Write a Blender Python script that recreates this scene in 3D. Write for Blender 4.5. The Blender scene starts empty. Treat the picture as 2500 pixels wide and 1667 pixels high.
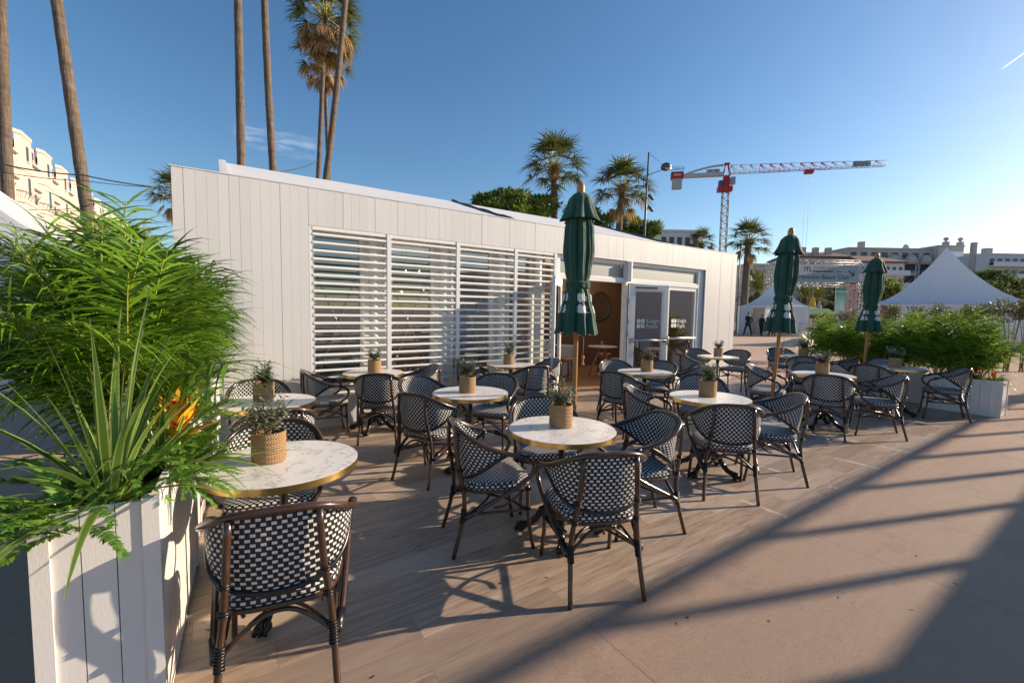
import bpy, bmesh, math, random
from mathutils import Vector, Matrix, Euler
from math import sin, cos, pi, radians, sqrt, atan2
R = random.Random(7)
S = bpy.context.scene
COL = S.collection

# ------------------------------------------------------------------ camera
FPX, PITCH, ROLL, CAMH = 1062.6, 0.0695, 0.0168, 1.57
AZ = 0.9806
CX, CY = 0.404, -6.008
def cw(a, b):
    """camera-ground vector (right, forward) -> world xy (facade runs along +X at Y=0)"""
    return (a*sin(AZ) + b*cos(AZ), -a*cos(AZ) + b*sin(AZ))
_F = Vector((0, cos(PITCH), -sin(PITCH))); _U = Vector((0, sin(PITCH), cos(PITCH))); _X = Vector((1, 0, 0))
_X2 = _X*cos(ROLL) + _U*sin(ROLL); _U2 = -_X*sin(ROLL) + _U*cos(ROLL)
def w3(v):
    x, y = cw(v.x, v.y); return Vector((x, y, v.z))
cam_d = bpy.data.cameras.new('camera'); cam = bpy.data.objects.new('camera', cam_d); COL.objects.link(cam)
m = Matrix.Identity(4)
for i, v in enumerate((w3(_X2), w3(_U2), -w3(_F))):
    for k in range(3): m[k][i] = v[k]
m.translation = (CX, CY, CAMH)
cam.matrix_world = m
cam_d.sensor_width = 36; cam_d.lens = FPX/2500*36; cam_d.clip_start = .05; cam_d.clip_end = 5000
S.camera = cam
def at(px, py, d):
    """world point seen at photo pixel (px,py) at forward distance d metres"""
    v = _F*FPX + _X2*(px-1250) - _U2*(py-833.5)
    v = v*(d/v.y); x, y = cw(v.x, v.y)
    return Vector((CX+x, CY+y, CAMH+v.z))

# ------------------------------------------------------------------ sky, sun, exposure
SUN_EL = radians(20.0); SUN_H = Vector((.943, -.333)).normalized()
W = bpy.data.worlds.new('World'); S.world = W; W.use_nodes = True
nt = W.node_tree; bg = nt.nodes['Background']
sky = nt.nodes.new('ShaderNodeTexSky'); sky.sky_type = 'NISHITA'; sky.sun_disc = False
sky.sun_elevation = SUN_EL; sky.sun_rotation = atan2(SUN_H.x, SUN_H.y)
sky.air_density = 1.0; sky.dust_density = .6; sky.ozone_density = 2.2; sky.altitude = 0
bg.inputs[1].default_value = .104
hs = nt.nodes.new('ShaderNodeHueSaturation'); hs.inputs['Saturation'].default_value = 1.2
nt.links.new(sky.outputs[0], hs.inputs['Color'])
def wn(typ, *a, **kw):
    n = nt.nodes.new('ShaderNode'+typ)
    for k, v in kw.items(): setattr(n, k, v)
    for i, v in enumerate(a):
        if v is None: continue
        if hasattr(v, 'links'): nt.links.new(v, n.inputs[i])
        else: n.inputs[i].default_value = v
    return n
_dir = nt.nodes.new('ShaderNodeTexCoord').outputs['Generated']
def streak(a, b, w, soft, amount, col, noise=None):
    """a wisp of cirrus or a contrail lying in the sky between two directions"""
    A, B = (at(*a, 100)-Vector((CX, CY, CAMH))).normalized(), (at(*b, 100)-Vector((CX, CY, CAMH))).normalized()
    n = A.cross(B).normalized(); mid = (A+B).normalized(); half = A.angle(B)/2
    d1 = wn('Math', wn('VectorMath', _dir, tuple(n), operation='DOT_PRODUCT').outputs['Value'], operation='ABSOLUTE').outputs[0]
    d2 = wn('VectorMath', _dir, tuple(mid), operation='DOT_PRODUCT').outputs['Value']
    m1 = wn('MapRange', d1, w, w*soft, 1., 0., interpolation_type='SMOOTHSTEP').outputs[0]
    m2 = wn('MapRange', d2, cos(half), cos(half*.5), 0., 1., interpolation_type='SMOOTHSTEP').outputs[0]
    m = wn('Math', m1, m2, operation='MULTIPLY').outputs[0]
    if noise:
        mp = wn('Mapping', _dir); mp.inputs['Scale'].default_value = noise[1]
        nz = wn('TexNoise', mp.outputs[0]); nz.inputs['Scale'].default_value = noise[0]; nz.inputs['Detail'].default_value = 6
        m = wn('Math', m, wn('MapRange', nz.outputs[0], .42, .72, 0., 1.).outputs[0], operation='MULTIPLY').outputs[0]
    m = wn('Math', m, amount, operation='MULTIPLY').outputs[0]
    mx = nt.nodes.new('ShaderNodeMix'); mx.data_type = 'RGBA'; nt.links.new(m, mx.inputs[0]); nt.links.new(col, mx.inputs[6]); mx.inputs[7].default_value = (7.5, 7.6, 8., 1)
    return mx.outputs[2]
c_ = streak((560, 318), (790, 372), .006, 4.5, .42, hs.outputs[0], (9., (2., 2., 9.)))
c_ = streak((2436, 176), (2560, 88), .0006, 2.2, .8, c_)
nt.links.new(c_, bg.inputs[0])
sl = bpy.data.lights.new('sun', 'SUN'); sl.energy = 5.0; sl.angle = radians(.5); sl.color = (1, .80, .58)
so = bpy.data.objects.new('sun', sl); COL.objects.link(so)
so.rotation_euler = (-Vector((SUN_H.x*cos(SUN_EL), SUN_H.y*cos(SUN_EL), sin(SUN_EL)))).to_track_quat('-Z', 'Y').to_euler()
S.view_settings.view_transform = 'Standard'; S.view_settings.look = 'None'; S.view_settings.exposure = .63; S.view_settings.gamma = 1
S.view_settings.use_curve_mapping = False
S.cycles.max_bounces = 6; S.cycles.transparent_max_bounces = 12; S.cycles.caustics_reflective = False; S.cycles.caustics_refractive = False

# ------------------------------------------------------------------ materials
def srgb(h):
    r = [int(h[i:i+2], 16)/255 for i in (0, 2, 4)]
    return tuple(c/12.92 if c <= .04045 else ((c+.055)/1.055)**2.4 for c in r)
class NM:
    """small node builder"""
    def __init__(s, name):
        s.m = bpy.data.materials.new(name); s.m.use_nodes = True; s.t = s.m.node_tree
        s.b = s.t.nodes['Principled BSDF']; s.o = s.t.nodes['Material Output']
    def n(s, typ, **kw):
        x = s.t.nodes.new('ShaderNode'+typ)
        for k, v in kw.items():
            if k.startswith('i_'):
                k = k[2:]; k = int(k) if k.isdigit() else k.replace('_', ' ')
                x.inputs[k].default_value = v
            else: setattr(x, k, v)
        return x
    def l(s, a, b): s.t.links.new(a, b)
    def ramp(s, fac, stops):
        r = s.n('ValToRGB'); e = r.color_ramp.elements
        while len(e) < len(stops): e.new(.5)
        for q, (p, c) in zip(e, stops): q.position = p; q.color = (*c, 1)
        s.l(fac, r.inputs[0]); return r.outputs[0]
    def mix(s, a, b, f, mode='MIX'):
        x = s.n('Mix', data_type='RGBA', blend_type=mode)
        for i, v in ((0, f), (6, a), (7, b)):
            if hasattr(v, 'links'): s.l(v, x.inputs[i])
            else: x.inputs[i].default_value = v if i == 0 else (*v, 1)
        return x.outputs[2]
    def math(s, op, a, b=0., c=None):
        x = s.n('Math', operation=op)
        for i, v in enumerate((a, b) if c is None else (a, b, c)):
            if hasattr(v, 'links'): s.l(v, x.inputs[i])
            else: x.inputs[i].default_value = v
        return x.outputs[0]
    def bump(s, h, strength=.3, dist=.01):
        x = s.n('Bump'); x.inputs['Strength'].default_value = strength; x.inputs['Distance'].default_value = dist
        s.l(h, x.inputs['Height']); s.l(x.outputs[0], s.b.inputs['Normal'])
    def obj(s): return s.n('TexCoord').outputs['Object']
    def uv(s): return s.n('TexCoord').outputs['UV']
    def pos(s): return s.n('NewGeometry').outputs['Position']
    def noise(s, co, sc, det=4, rough=.5):
        x = s.n('TexNoise'); s.l(co, x.inputs['Vector']); x.inputs['Scale'].default_value = sc; x.inputs['Detail'].default_value = det
        x.inputs['Roughness'].default_value = rough
        return x.outputs['Fac']
    def scale(s, co, v):
        x = s.n('Mapping'); s.l(co, x.inputs[0]); x.inputs['Scale'].default_value = v; return x.outputs[0]
    def base(s, c, rough=.5, metal=0.):
        if hasattr(c, 'links'): s.l(c, s.b.inputs['Base Color'])
        else: s.b.inputs['Base Color'].default_value = (*c, 1)
        if hasattr(rough, 'links'): s.l(rough, s.b.inputs['Roughness'])
        else: s.b.inputs['Roughness'].default_value = rough
        s.b.inputs['Metallic'].default_value = metal
        return s.m
def plain(name, c, rough=.5, metal=0., var=.12, sc=6., bump=0., bsc=60.):
    q = NM(name); co = q.obj(); f = q.noise(co, sc)
    col = q.mix(tuple(x*(1-var) for x in c), tuple(min(1, x*(1+var)) for x in c), f)
    if bump: q.bump(q.noise(co, bsc), bump, .004)
    return q.base(col, rough, metal)
def leafmat(name, c1, c2, trans=.35, rough=.4, sc=9.):
    """leaf: light and dark clumps, some light passes through"""
    q = NM(name); co = q.pos(); g = q.n('NewGeometry')
    rnd = q.math('ADD', q.math('MULTIPLY', g.outputs['Random Per Island'], .75), q.math('MULTIPLY', q.noise(co, sc, 2), .4))
    col = q.ramp(rnd, [(.15, c1), (.9, c2)])
    q.base(col, rough); q.b.inputs['Specular IOR Level'].default_value = .4
    tr = q.n('BsdfTranslucent'); q.l(q.mix(col, (1.3, 1.25, .35), .5, 'MULTIPLY'), tr.inputs[0])
    q.l(q.mix(col, (.9, 1., .2), .12), tr.inputs[0])
    ms = q.n('MixShader'); ms.inputs[0].default_value = trans
    q.l(q.b.outputs[0], ms.inputs[1]); q.l(tr.outputs[0], ms.inputs[2]); q.l(ms.outputs[0], q.o.inputs[0])
    return q.m
M = {}
def mk_white(name, c=(.69, .688, .69), patch=.0, bsc=90.):
    q = NM(name); co = q.pos(); g = q.n('NewGeometry')
    col = q.mix(c, tuple(x*.93 for x in c), g.outputs['Random Per Island'])
    f = q.noise(co, 1.3, 5); col = q.mix(col, tuple(x*.9 for x in c), q.math('MULTIPLY', f, .35))
    grime = q.noise(q.scale(co, (9, 9, 1.2)), 2.2, 6, .65)
    col = q.mix(col, (.62, .60, .56), q.math('MULTIPLY', q.math('GREATER_THAN', grime, .66), .16))
    if patch:
        st = q.noise(q.scale(co, (7, 7, 1.6)), 1.6, 1); sx = q.n('SeparateXYZ'); q.l(co, sx.inputs[0])
        mk = q.math('MULTIPLY', q.math('GREATER_THAN', st, .53), q.math('GREATER_THAN', sx.outputs[0], 7.2))
        col = q.mix(col, (.66, .645, .63), q.math('MULTIPLY', mk, patch))
    q.bump(q.noise(q.scale(co, (1, 1, .25)), bsc, 3), .12, .004)
    return q.base(col, .42)
M['white'] = mk_white('white_painted_boards', patch=.75)
M['planter'] = mk_white('white_painted_planter', (.76, .745, .73), bsc=160)
M['frame'] = plain('white_aluminium', (.80, .80, .79), .3, 0, .03)
M['alu'] = plain('grey_aluminium', (.55, .56, .58), .28, .85, .05)
M['steel'] = plain('dark_steel', (.09, .09, .095), .45, .4)
M['groove'] = plain('shadow_batten', (.66, .64, .61), .7)
M['black'] = plain('black_cast_iron', (.012, .012, .013), .32, .2, .3, 20, .15)
M['wrap'] = plain('black_binding', (.010, .010, .011), .33, 0, .3, 40)
def mk_rattan():
    q = NM('dark_brown_cane'); co = q.obj(); f = q.noise(co, 7, 3); g = q.noise(q.scale(co, (60, 60, 4)), 3, 3)
    col = q.mix((.030, .015, .009), (.10, .046, .024), q.math('MULTIPLY', f, g))
    col = q.mix(col, (.14, .062, .03), q.math('MULTIPLY', q.math('GREATER_THAN', g, .62), .5))
    q.bump(g, .1, .002); q.b.inputs['Coat Weight'].default_value = .5; q.b.inputs['Coat Roughness'].default_value = .12
    return q.base(col, .3)
M['cane'] = mk_rattan()
def mk_weave():
    q = NM('black_white_weave'); s = q.n('SeparateXYZ'); q.l(q.uv(), s.inputs[0])
    pu, pv = .0345, .0192
    row = q.math('DIVIDE', s.outputs[1], pv); rf = q.math('FLOOR', row)
    col_ = q.math('ADD', q.math('DIVIDE', s.outputs[0], pu), q.math('MULTIPLY', rf, .5))
    fu = q.math('FRACT', col_); fv = q.math('FRACT', row)
    wu = q.math('LESS_THAN', q.math('ABSOLUTE', q.math('SUBTRACT', fu, .5)), .26)
    wv = q.math('LESS_THAN', q.math('ABSOLUTE', q.math('SUBTRACT', fv, .5)), .30)
    w = q.math('MULTIPLY', wu, wv)
    nz = q.noise(q.uv(), 90, 2)
    white = q.mix((.62, .63, .64), (.80, .80, .78), nz)
    # black cells carry fine lengthwise strands
    st = q.math('FRACT', q.math('MULTIPLY', s.outputs[0], 260.))
    blk = q.mix((.008, .008, .011), (.03, .029, .031), q.math('GREATER_THAN', st, .62))
    q.base(q.mix(blk, white, w), .42)
    hu = q.math('SUBTRACT', .5, q.math('ABSOLUTE', q.math('SUBTRACT', fu, .5)))
    hh = q.math('ADD', q.math('MULTIPLY', w, .5), q.math('MULTIPLY', q.math('SINE', q.math('MULTIPLY', fu, 6.283)), -.25))
    q.bump(hh, .6, .002); q.b.inputs['Specular IOR Level'].default_value = .4
    return q.m
M['weave'] = mk_weave()
def mk_marble():
    q = NM('white_marble_laminate'); co = q.pos()
    wob = q.noise(co, 5, 4); v1 = q.n('TexNoise'); q.l(co, v1.inputs[0]); v1.inputs['Scale'].default_value = 6.5; v1.inputs['Detail'].default_value = 8; v1.inputs['Roughness'].default_value = .72; v1.inputs['Distortion'].default_value = 1.1
    line = q.math('ABSOLUTE', q.math('SUBTRACT', v1.outputs[0], .5))
    fine = q.math('MULTIPLY', q.math('LESS_THAN', line, .016), q.math('GREATER_THAN', q.noise(co, 9.5, 2), .50))
    col = q.mix((.82, .80, .77), (.72, .70, .67), wob)
    col = q.mix(col, (.24, .23, .23), q.math('MULTIPLY', fine, .6))
    return q.base(col, .27)
M['marble'] = mk_marble()
M['brass'] = plain('brushed_brass', (.80, .55, .20), .3, 1., .06)
def mk_jute():
    q = NM('woven_jute'); co = q.obj(); sx = q.n('SeparateXYZ'); q.l(co, sx.inputs[0])
    ang = q.math('ARCTAN2', sx.outputs[1], sx.outputs[0])
    rows = q.math('MULTIPLY', sx.outputs[2], 78.); rf = q.math('FLOOR', rows); fr = q.math('FRACT', rows)
    tw = q.math('FRACT', q.math('ADD', q.math('MULTIPLY', ang, 6.), q.math('MULTIPLY', fr, q.math('SUBTRACT', q.math('MULTIPLY', q.math('MODULO', rf, 2.), 2.), 1.))))
    h = q.math('MULTIPLY', q.math('SINE', q.math('MULTIPLY', tw, pi)), q.math('SINE', q.math('MULTIPLY', fr, pi)))
    col = q.mix((.20, .105, .042), (.66, .42, .21), q.math('ADD', q.math('MULTIPLY', h, .75), q.math('MULTIPLY', q.noise(co, 60, 3), .35)))
    q.bump(h, 1., .006); return q.base(col, .8)
M['jute'] = mk_jute()
M['soil'] = plain('potting_bark', (.06, .032, .018), .9, 0, .6, 90, .8, 120)
M['olive'] = leafmat('olive_leaves', (.06, .078, .045), (.27, .29, .19), .15, .45)
M['bark'] = plain('grey_bark', (.17, .13, .10), .85, 0, .3, 30, .6, 80)
M['areca'] = leafmat('areca_leaves', (.008, .040, .004), (.18, .36, .022), .33, .42)
M['stem'] = plain('yellow_green_stems', (.38, .36, .05), .45, 0, .3, 20)
M['fern'] = leafmat('fern_leaves', (.05, .15, .018), (.17, .34, .05), .35, .5)
def mk_striped():
    q = NM('striped_strap_leaves'); s = q.n('SeparateXYZ'); q.l(q.uv(), s.inputs[0])
    d = q.math('ABSOLUTE', q.math('SUBTRACT', s.outputs[0], .5))
    g = q.n('NewGeometry'); gcol = q.mix((.075, .165, .022), (.19, .33, .05), g.outputs['Random Per Island'])
    col = q.mix(gcol, (.40, .46, .15), q.math('GREATER_THAN', d, .33))
    q.base(col, .35); tr = q.n('BsdfTranslucent'); q.l(col, tr.inputs[0]); ms = q.n('MixShader'); ms.inputs[0].default_value = .3
    q.l(q.b.outputs[0], ms.inputs[1]); q.l(tr.outputs[0], ms.inputs[2]); q.l(ms.outputs[0], q.o.inputs[0]); return q.m
M['striped'] = mk_striped()
def mk_petal():
    q = NM('yellow_red_petals'); co = q.pos(); f = q.noise(co, 26, 2)
    col = q.ramp(f, [(.40, (.82, .50, .02)), (.56, (.75, .40, .02)), (.62, (.55, .03, .01))]); return q.base(col, .4)
M['petal'] = mk_petal()
M['redpetal'] = leafmat('red_bract', (.40, .012, .02), (.65, .03, .04), .3)
M['fan'] = leafmat('fan_palm_leaves', (.035, .055, .015), (.14, .16, .05), .25, .45, 3.)
M['deadleaf'] = leafmat('dry_palm_leaves', (.22, .13, .06), (.45, .30, .16), .25, .8, 3.)
def mk_trunk():
    q = NM('ringed_palm_trunk'); co = q.pos(); sx = q.n('SeparateXYZ'); q.l(co, sx.inputs[0])
    n1 = q.noise(q.scale(co, (9, 9, 1.2)), 1.6, 6, .6); ring = q.noise(q.scale(co, (1., 1., 7.)), 1.1, 5, .7)
    col = q.ramp(q.math('ADD', q.math('MULTIPLY', n1, .55), q.math('MULTIPLY', ring, .45)), [(.3, (.050, .038, .030)), (.5, (.125, .095, .072)), (.72, (.235, .185, .145))])
    q.bump(q.math('ADD', n1, q.math('MULTIPLY', ring, .4)), .8, .05); return q.base(col, .9)
M['trunk'] = mk_trunk()
M['pine'] = leafmat('pine_needles', (.05, .09, .018), (.28, .37, .08), .34, .6, 1.2)
M['shrub'] = leafmat('grey_shrub_leaves', (.04, .055, .02), (.17, .18, .07), .22, .5, 4.)
M['treeleaf'] = leafmat('dark_tree_leaves', (.03, .055, .016), (.13, .18, .05), .2, .6, 1.)
def mk_deck():
    q = NM('oak_look_planks'); co = q.pos(); s = q.n('SeparateXYZ'); q.l(co, s.inputs[0])
    pw, plen = .181, 1.22
    r = q.math('FLOOR', q.math('DIVIDE', s.outputs[1], pw)); fy = q.math('FRACT', q.math('DIVIDE', s.outputs[1], pw))
    off = q.math('FRACT', q.math('MULTIPLY', q.math('SINE', q.math('MULTIPLY', r, 12.9898)), 43758.5))
    xx = q.math('ADD', q.math('DIVIDE', s.outputs[0], plen), off); cx_ = q.math('FLOOR', xx); fx = q.math('FRACT', xx)
    rid = q.math('FRACT', q.math('MULTIPLY', q.math('SINE', q.math('ADD', q.math('MULTIPLY', r, 78.233), q.math('MULTIPLY', cx_, 37.719))), 43758.5))
    cb = q.n('CombineXYZ'); q.l(q.math('ADD', s.outputs[0], q.math('MULTIPLY', rid, 17.)), cb.inputs[0]); q.l(s.outputs[1], cb.inputs[1]); q.l(q.math('MULTIPLY', rid, 30.), cb.inputs[2])
    g1 = q.noise(q.scale(cb.outputs[0], (1.3, 14, 1)), 2.6, 6, .62); g2 = q.noise(q.scale(cb.outputs[0], (3, 70, 1)), 3.0, 4, .6)
    g = q.math('ADD', q.math('MULTIPLY', g1, .7), q.math('MULTIPLY', g2, .3))
    col = q.ramp(g, [(.30, (.13, .088, .062)), (.47, (.345, .25, .185)), (.60, (.46, .35, .265)), (.76, (.60, .485, .39))])
    col = q.mix(col, (.25, .185, .14), q.math('MULTIPLY', q.math('GREATER_THAN', rid, .68), .62))
    col = q.mix(col, (.60, .50, .41), q.math('MULTIPLY', q.math('LESS_THAN', rid, .25), .42))
    dirt = q.noise(co, .9, 5, .6); col = q.mix(col, (.44, .37, .31), q.math('MULTIPLY', q.math('SUBTRACT', dirt, .35), .5))
    seam = q.math('MAXIMUM', q.math('LESS_THAN', fy, .014), q.math('LESS_THAN', fx, .0022))
    col = q.mix(col, (.10, .075, .055), q.math('MULTIPLY', seam, .6))
    x_tone = q.n('MapRange'); q.l(s.outputs[0], x_tone.inputs[0]); x_tone.inputs[1].default_value = 3.2; x_tone.inputs[2].default_value = 5.5
    col = q.mix(col, (.22, .165, .13), q.math('MULTIPLY', x_tone.outputs[0], .38))  # planks turn darker brown towards larger X
    # scuffed joints of the metre-wide floor sheets on the sunny side
    jx = q.math('ABSOLUTE', q.math('SUBTRACT', q.math('FRACT', q.math('ADD', s.outputs[0], .47)), .5))
    scuff = q.math('MULTIPLY', q.math('MULTIPLY', q.math('LESS_THAN', jx, .022), q.math('GREATER_THAN', q.noise(co, 7, 6, .7), .5)), q.math('GREATER_THAN', s.outputs[0], 3.4))
    col = q.mix(col, (.68, .62, .56), q.math('MULTIPLY', scuff, .6))
    s2 = q.math('MULTIPLY', q.math('GREATER_THAN', q.noise(q.scale(co, (1.2, 5, 1)), 7, 7, .75), .63), q.math('GREATER_THAN', s.outputs[0], 4.6))
    col = q.mix(col, (.66, .60, .54), q.math('MULTIPLY', s2, .45))
    q.bump(q.math('SUBTRACT', g, q.math('MULTIPLY', seam, 1.5)), .25, .002)
    return q.base(col, q.math('ADD', .36, q.math('MULTIPLY', g, .25)))
M['deck'] = mk_deck()
def mk_carpet():
    q = NM('brown_felt_carpet'); co = q.pos(); s = q.n('SeparateXYZ'); q.l(co, s.inputs[0])
    roll = q.math('FLOOR', q.math('DIVIDE', q.math('ADD', s.outputs[0], .1), 2.0)); fx = q.math('FRACT', q.math('DIVIDE', q.math('ADD', s.outputs[0], .1), 2.0))
    rid = q.math('FRACT', q.math('MULTIPLY', q.math('SINE', q.math('MULTIPLY', roll, 91.7)), 43758.5))
    f = q.noise(co, 150, 5, .85); big = q.noise(co, .55, 5, .6); mid = q.noise(q.scale(co, (1, 6, 1)), 3, 5, .65)
    col = q.mix((.285, .172, .115), (.59, .385, .272), q.math('ADD', q.math('MULTIPLY', f, .75), q.math('ADD', q.math('MULTIPLY', big, .5), q.math('SUBTRACT', q.math('MULTIPLY', mid, .5), .42))))
    col = q.mix(col, (.19, .13, .10), q.math('MULTIPLY', rid, .45))
    col = q.mix(col, (.11, .08, .06), q.math('MULTIPLY', q.math('LESS_THAN', fx, .004), .7))
    st = q.noise(co, 1.9, 7, .72); col = q.mix(col, (.17, .115, .085), q.math('MULTIPLY', q.math('GREATER_THAN', st, .57), .22))
    sp = q.noise(co, 46, 3, .8); col = q.mix(col, (.12, .08, .06), q.math('MULTIPLY', q.math('GREATER_THAN', sp, .64), .5)); col = q.mix(col, (.58, .44, .34), q.math('MULTIPLY', q.math('LESS_THAN', sp, .34), .35))
    q.bump(q.math('ADD', q.math('ADD', f, q.math('MULTIPLY', sp, .8)), q.math('MULTIPLY', mid, .6)), 1., .012)
    q.b.inputs['Sheen Weight'].default_value = .55; q.b.inputs['Sheen Roughness'].default_value = .38; q.b.inputs['Sheen Tint'].default_value = (1, .76, .60, 1); q.b.inputs['Specular IOR Level'].default_value = .7
    return q.base(col, .62)
M['carpet'] = mk_carpet()
def mk_ground():
    q = NM('grey_brown_paving'); co = q.pos(); f = q.noise(co, 90, 4); b = q.noise(co, .15, 5)
    return q.base(q.mix((.27, .2, .165), (.42, .325, .265), q.math('ADD', q.math('MULTIPLY', f, .4), q.math('MULTIPLY', b, .6))), .9)
M['ground'] = mk_ground()
def mk_glass(name, refl=.2, tint=(.75, .8, .8), rough=.01):
    q = NM(name); g = q.n('BsdfGlossy'); g.inputs['Roughness'].default_value = rough; g.inputs[0].default_value = (.9, .93, .95, 1)
    t = q.n('BsdfTransparent'); t.inputs[0].default_value = (*tint, 1)
    fr = q.n('LayerWeight'); fr.inputs[0].default_value = .35
    f = q.math('ADD', q.math('MULTIPLY', fr.outputs['Fresnel'], .9), refl*.4)
    ms = q.n('MixShader'); q.l(f, ms.inputs[0]); q.l(t.outputs[0], ms.inputs[1]); q.l(g.outputs[0], ms.inputs[2]); q.l(ms.outputs[0], q.o.inputs[0])
    return q.m
M['glass'] = mk_glass('window_glass', .55, (.7, .76, .78))
M['door_glass'] = mk_glass('door_glass', .75, (.6, .66, .68))
M['transom'] = mk_glass('milky_glass', .45, (.5, .52, .5), .45)
M['blind'] = plain('grey_roller_blind', (.34, .355, .33), .8, 0, .05)
M['fabric'] = plain('white_pvc_roof', (.72, .73, .74), .5, 0, .05, 2.)
M['tent'] = plain('white_tent_canvas', (.74, .76, .79), .55, 0, .04, 2., .1, 6.)
def canvas_glow(m_, f):   # sunlight seeps through thin canvas
    t = m_.node_tree; o = t.nodes['Material Output']; b = t.nodes['Principled BSDF']; tr = t.nodes.new('ShaderNodeBsdfTranslucent'); tr.inputs[0].default_value = (.72, .78, .88, 1); ms = t.nodes.new('ShaderNodeMixShader'); ms.inputs[0].default_value = f
    t.links.new(b.outputs[0], ms.inputs[1]); t.links.new(tr.outputs[0], ms.inputs[2]); t.links.new(ms.outputs[0], o.inputs[0])
canvas_glow(M['tent'], .3)
M['green'] = None
def mk_green():
    q = NM('dark_green_canvas'); co = q.obj(); f = q.noise(co, 5, 3)
    cr = q.noise(q.scale(co, (1, 1, .16)), 26, 4, .6); cr2 = q.noise(q.scale(co, (1, 1, .6)), 9, 3, .55)
    q.bump(q.math('ADD', q.math('MULTIPLY', cr, .6), cr2), .7, .02)
    q.b.inputs['Sheen Weight'].default_value = .15
    return q.base(q.mix((.006, .052, .034), (.010, .078, .050), f), .75)
M['green'] = mk_green()
def mk_wood(name, a, b):
    q = NM(name); co = q.obj(); g = q.noise(q.scale(co, (30, 30, 1.5)), 3, 5, .6)
    return q.base(q.mix(a, b, g), .45)
M['pole'] = mk_wood('varnished_pole', (.30, .12, .035), (.52, .25, .085))
M['oakleg'] = mk_wood('light_oak', (.36, .21, .11), (.52, .34, .20))
M['slatwall'] = mk_wood('brown_slat_wall', (.15, .095, .07), (.26, .175, .135))
M['infloor'] = mk_wood('interior_floor', (.25, .14, .085), (.42, .26, .16))
M['granite'] = plain('grey_granite', (.34, .34, .34), .5, 0, .5, 140)
M['ink'] = plain('white_print', (.66, .68, .68), .6, 0, .02)
M['dark'] = plain('dark_interior', (.05, .045, .042), .7)
M['plaster'] = plain('grey_interior_wall', (.55, .55, .54), .8)
M['tan'] = plain('tan_leather', (.36, .19, .10), .5)
M['mirror'] = plain('mirror_silver', (.55, .57, .58), .04, 1., .02)
def emis(name, c, s):
    q = NM(name); q.base(c, .5); q.b.inputs['Emission Color'].default_value = (*c, 1); q.b.inputs['Emission Strength'].default_value = s; return q.m
M['bulb'] = emis('glowing_bulb', (1, .62, .28), 4)

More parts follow.
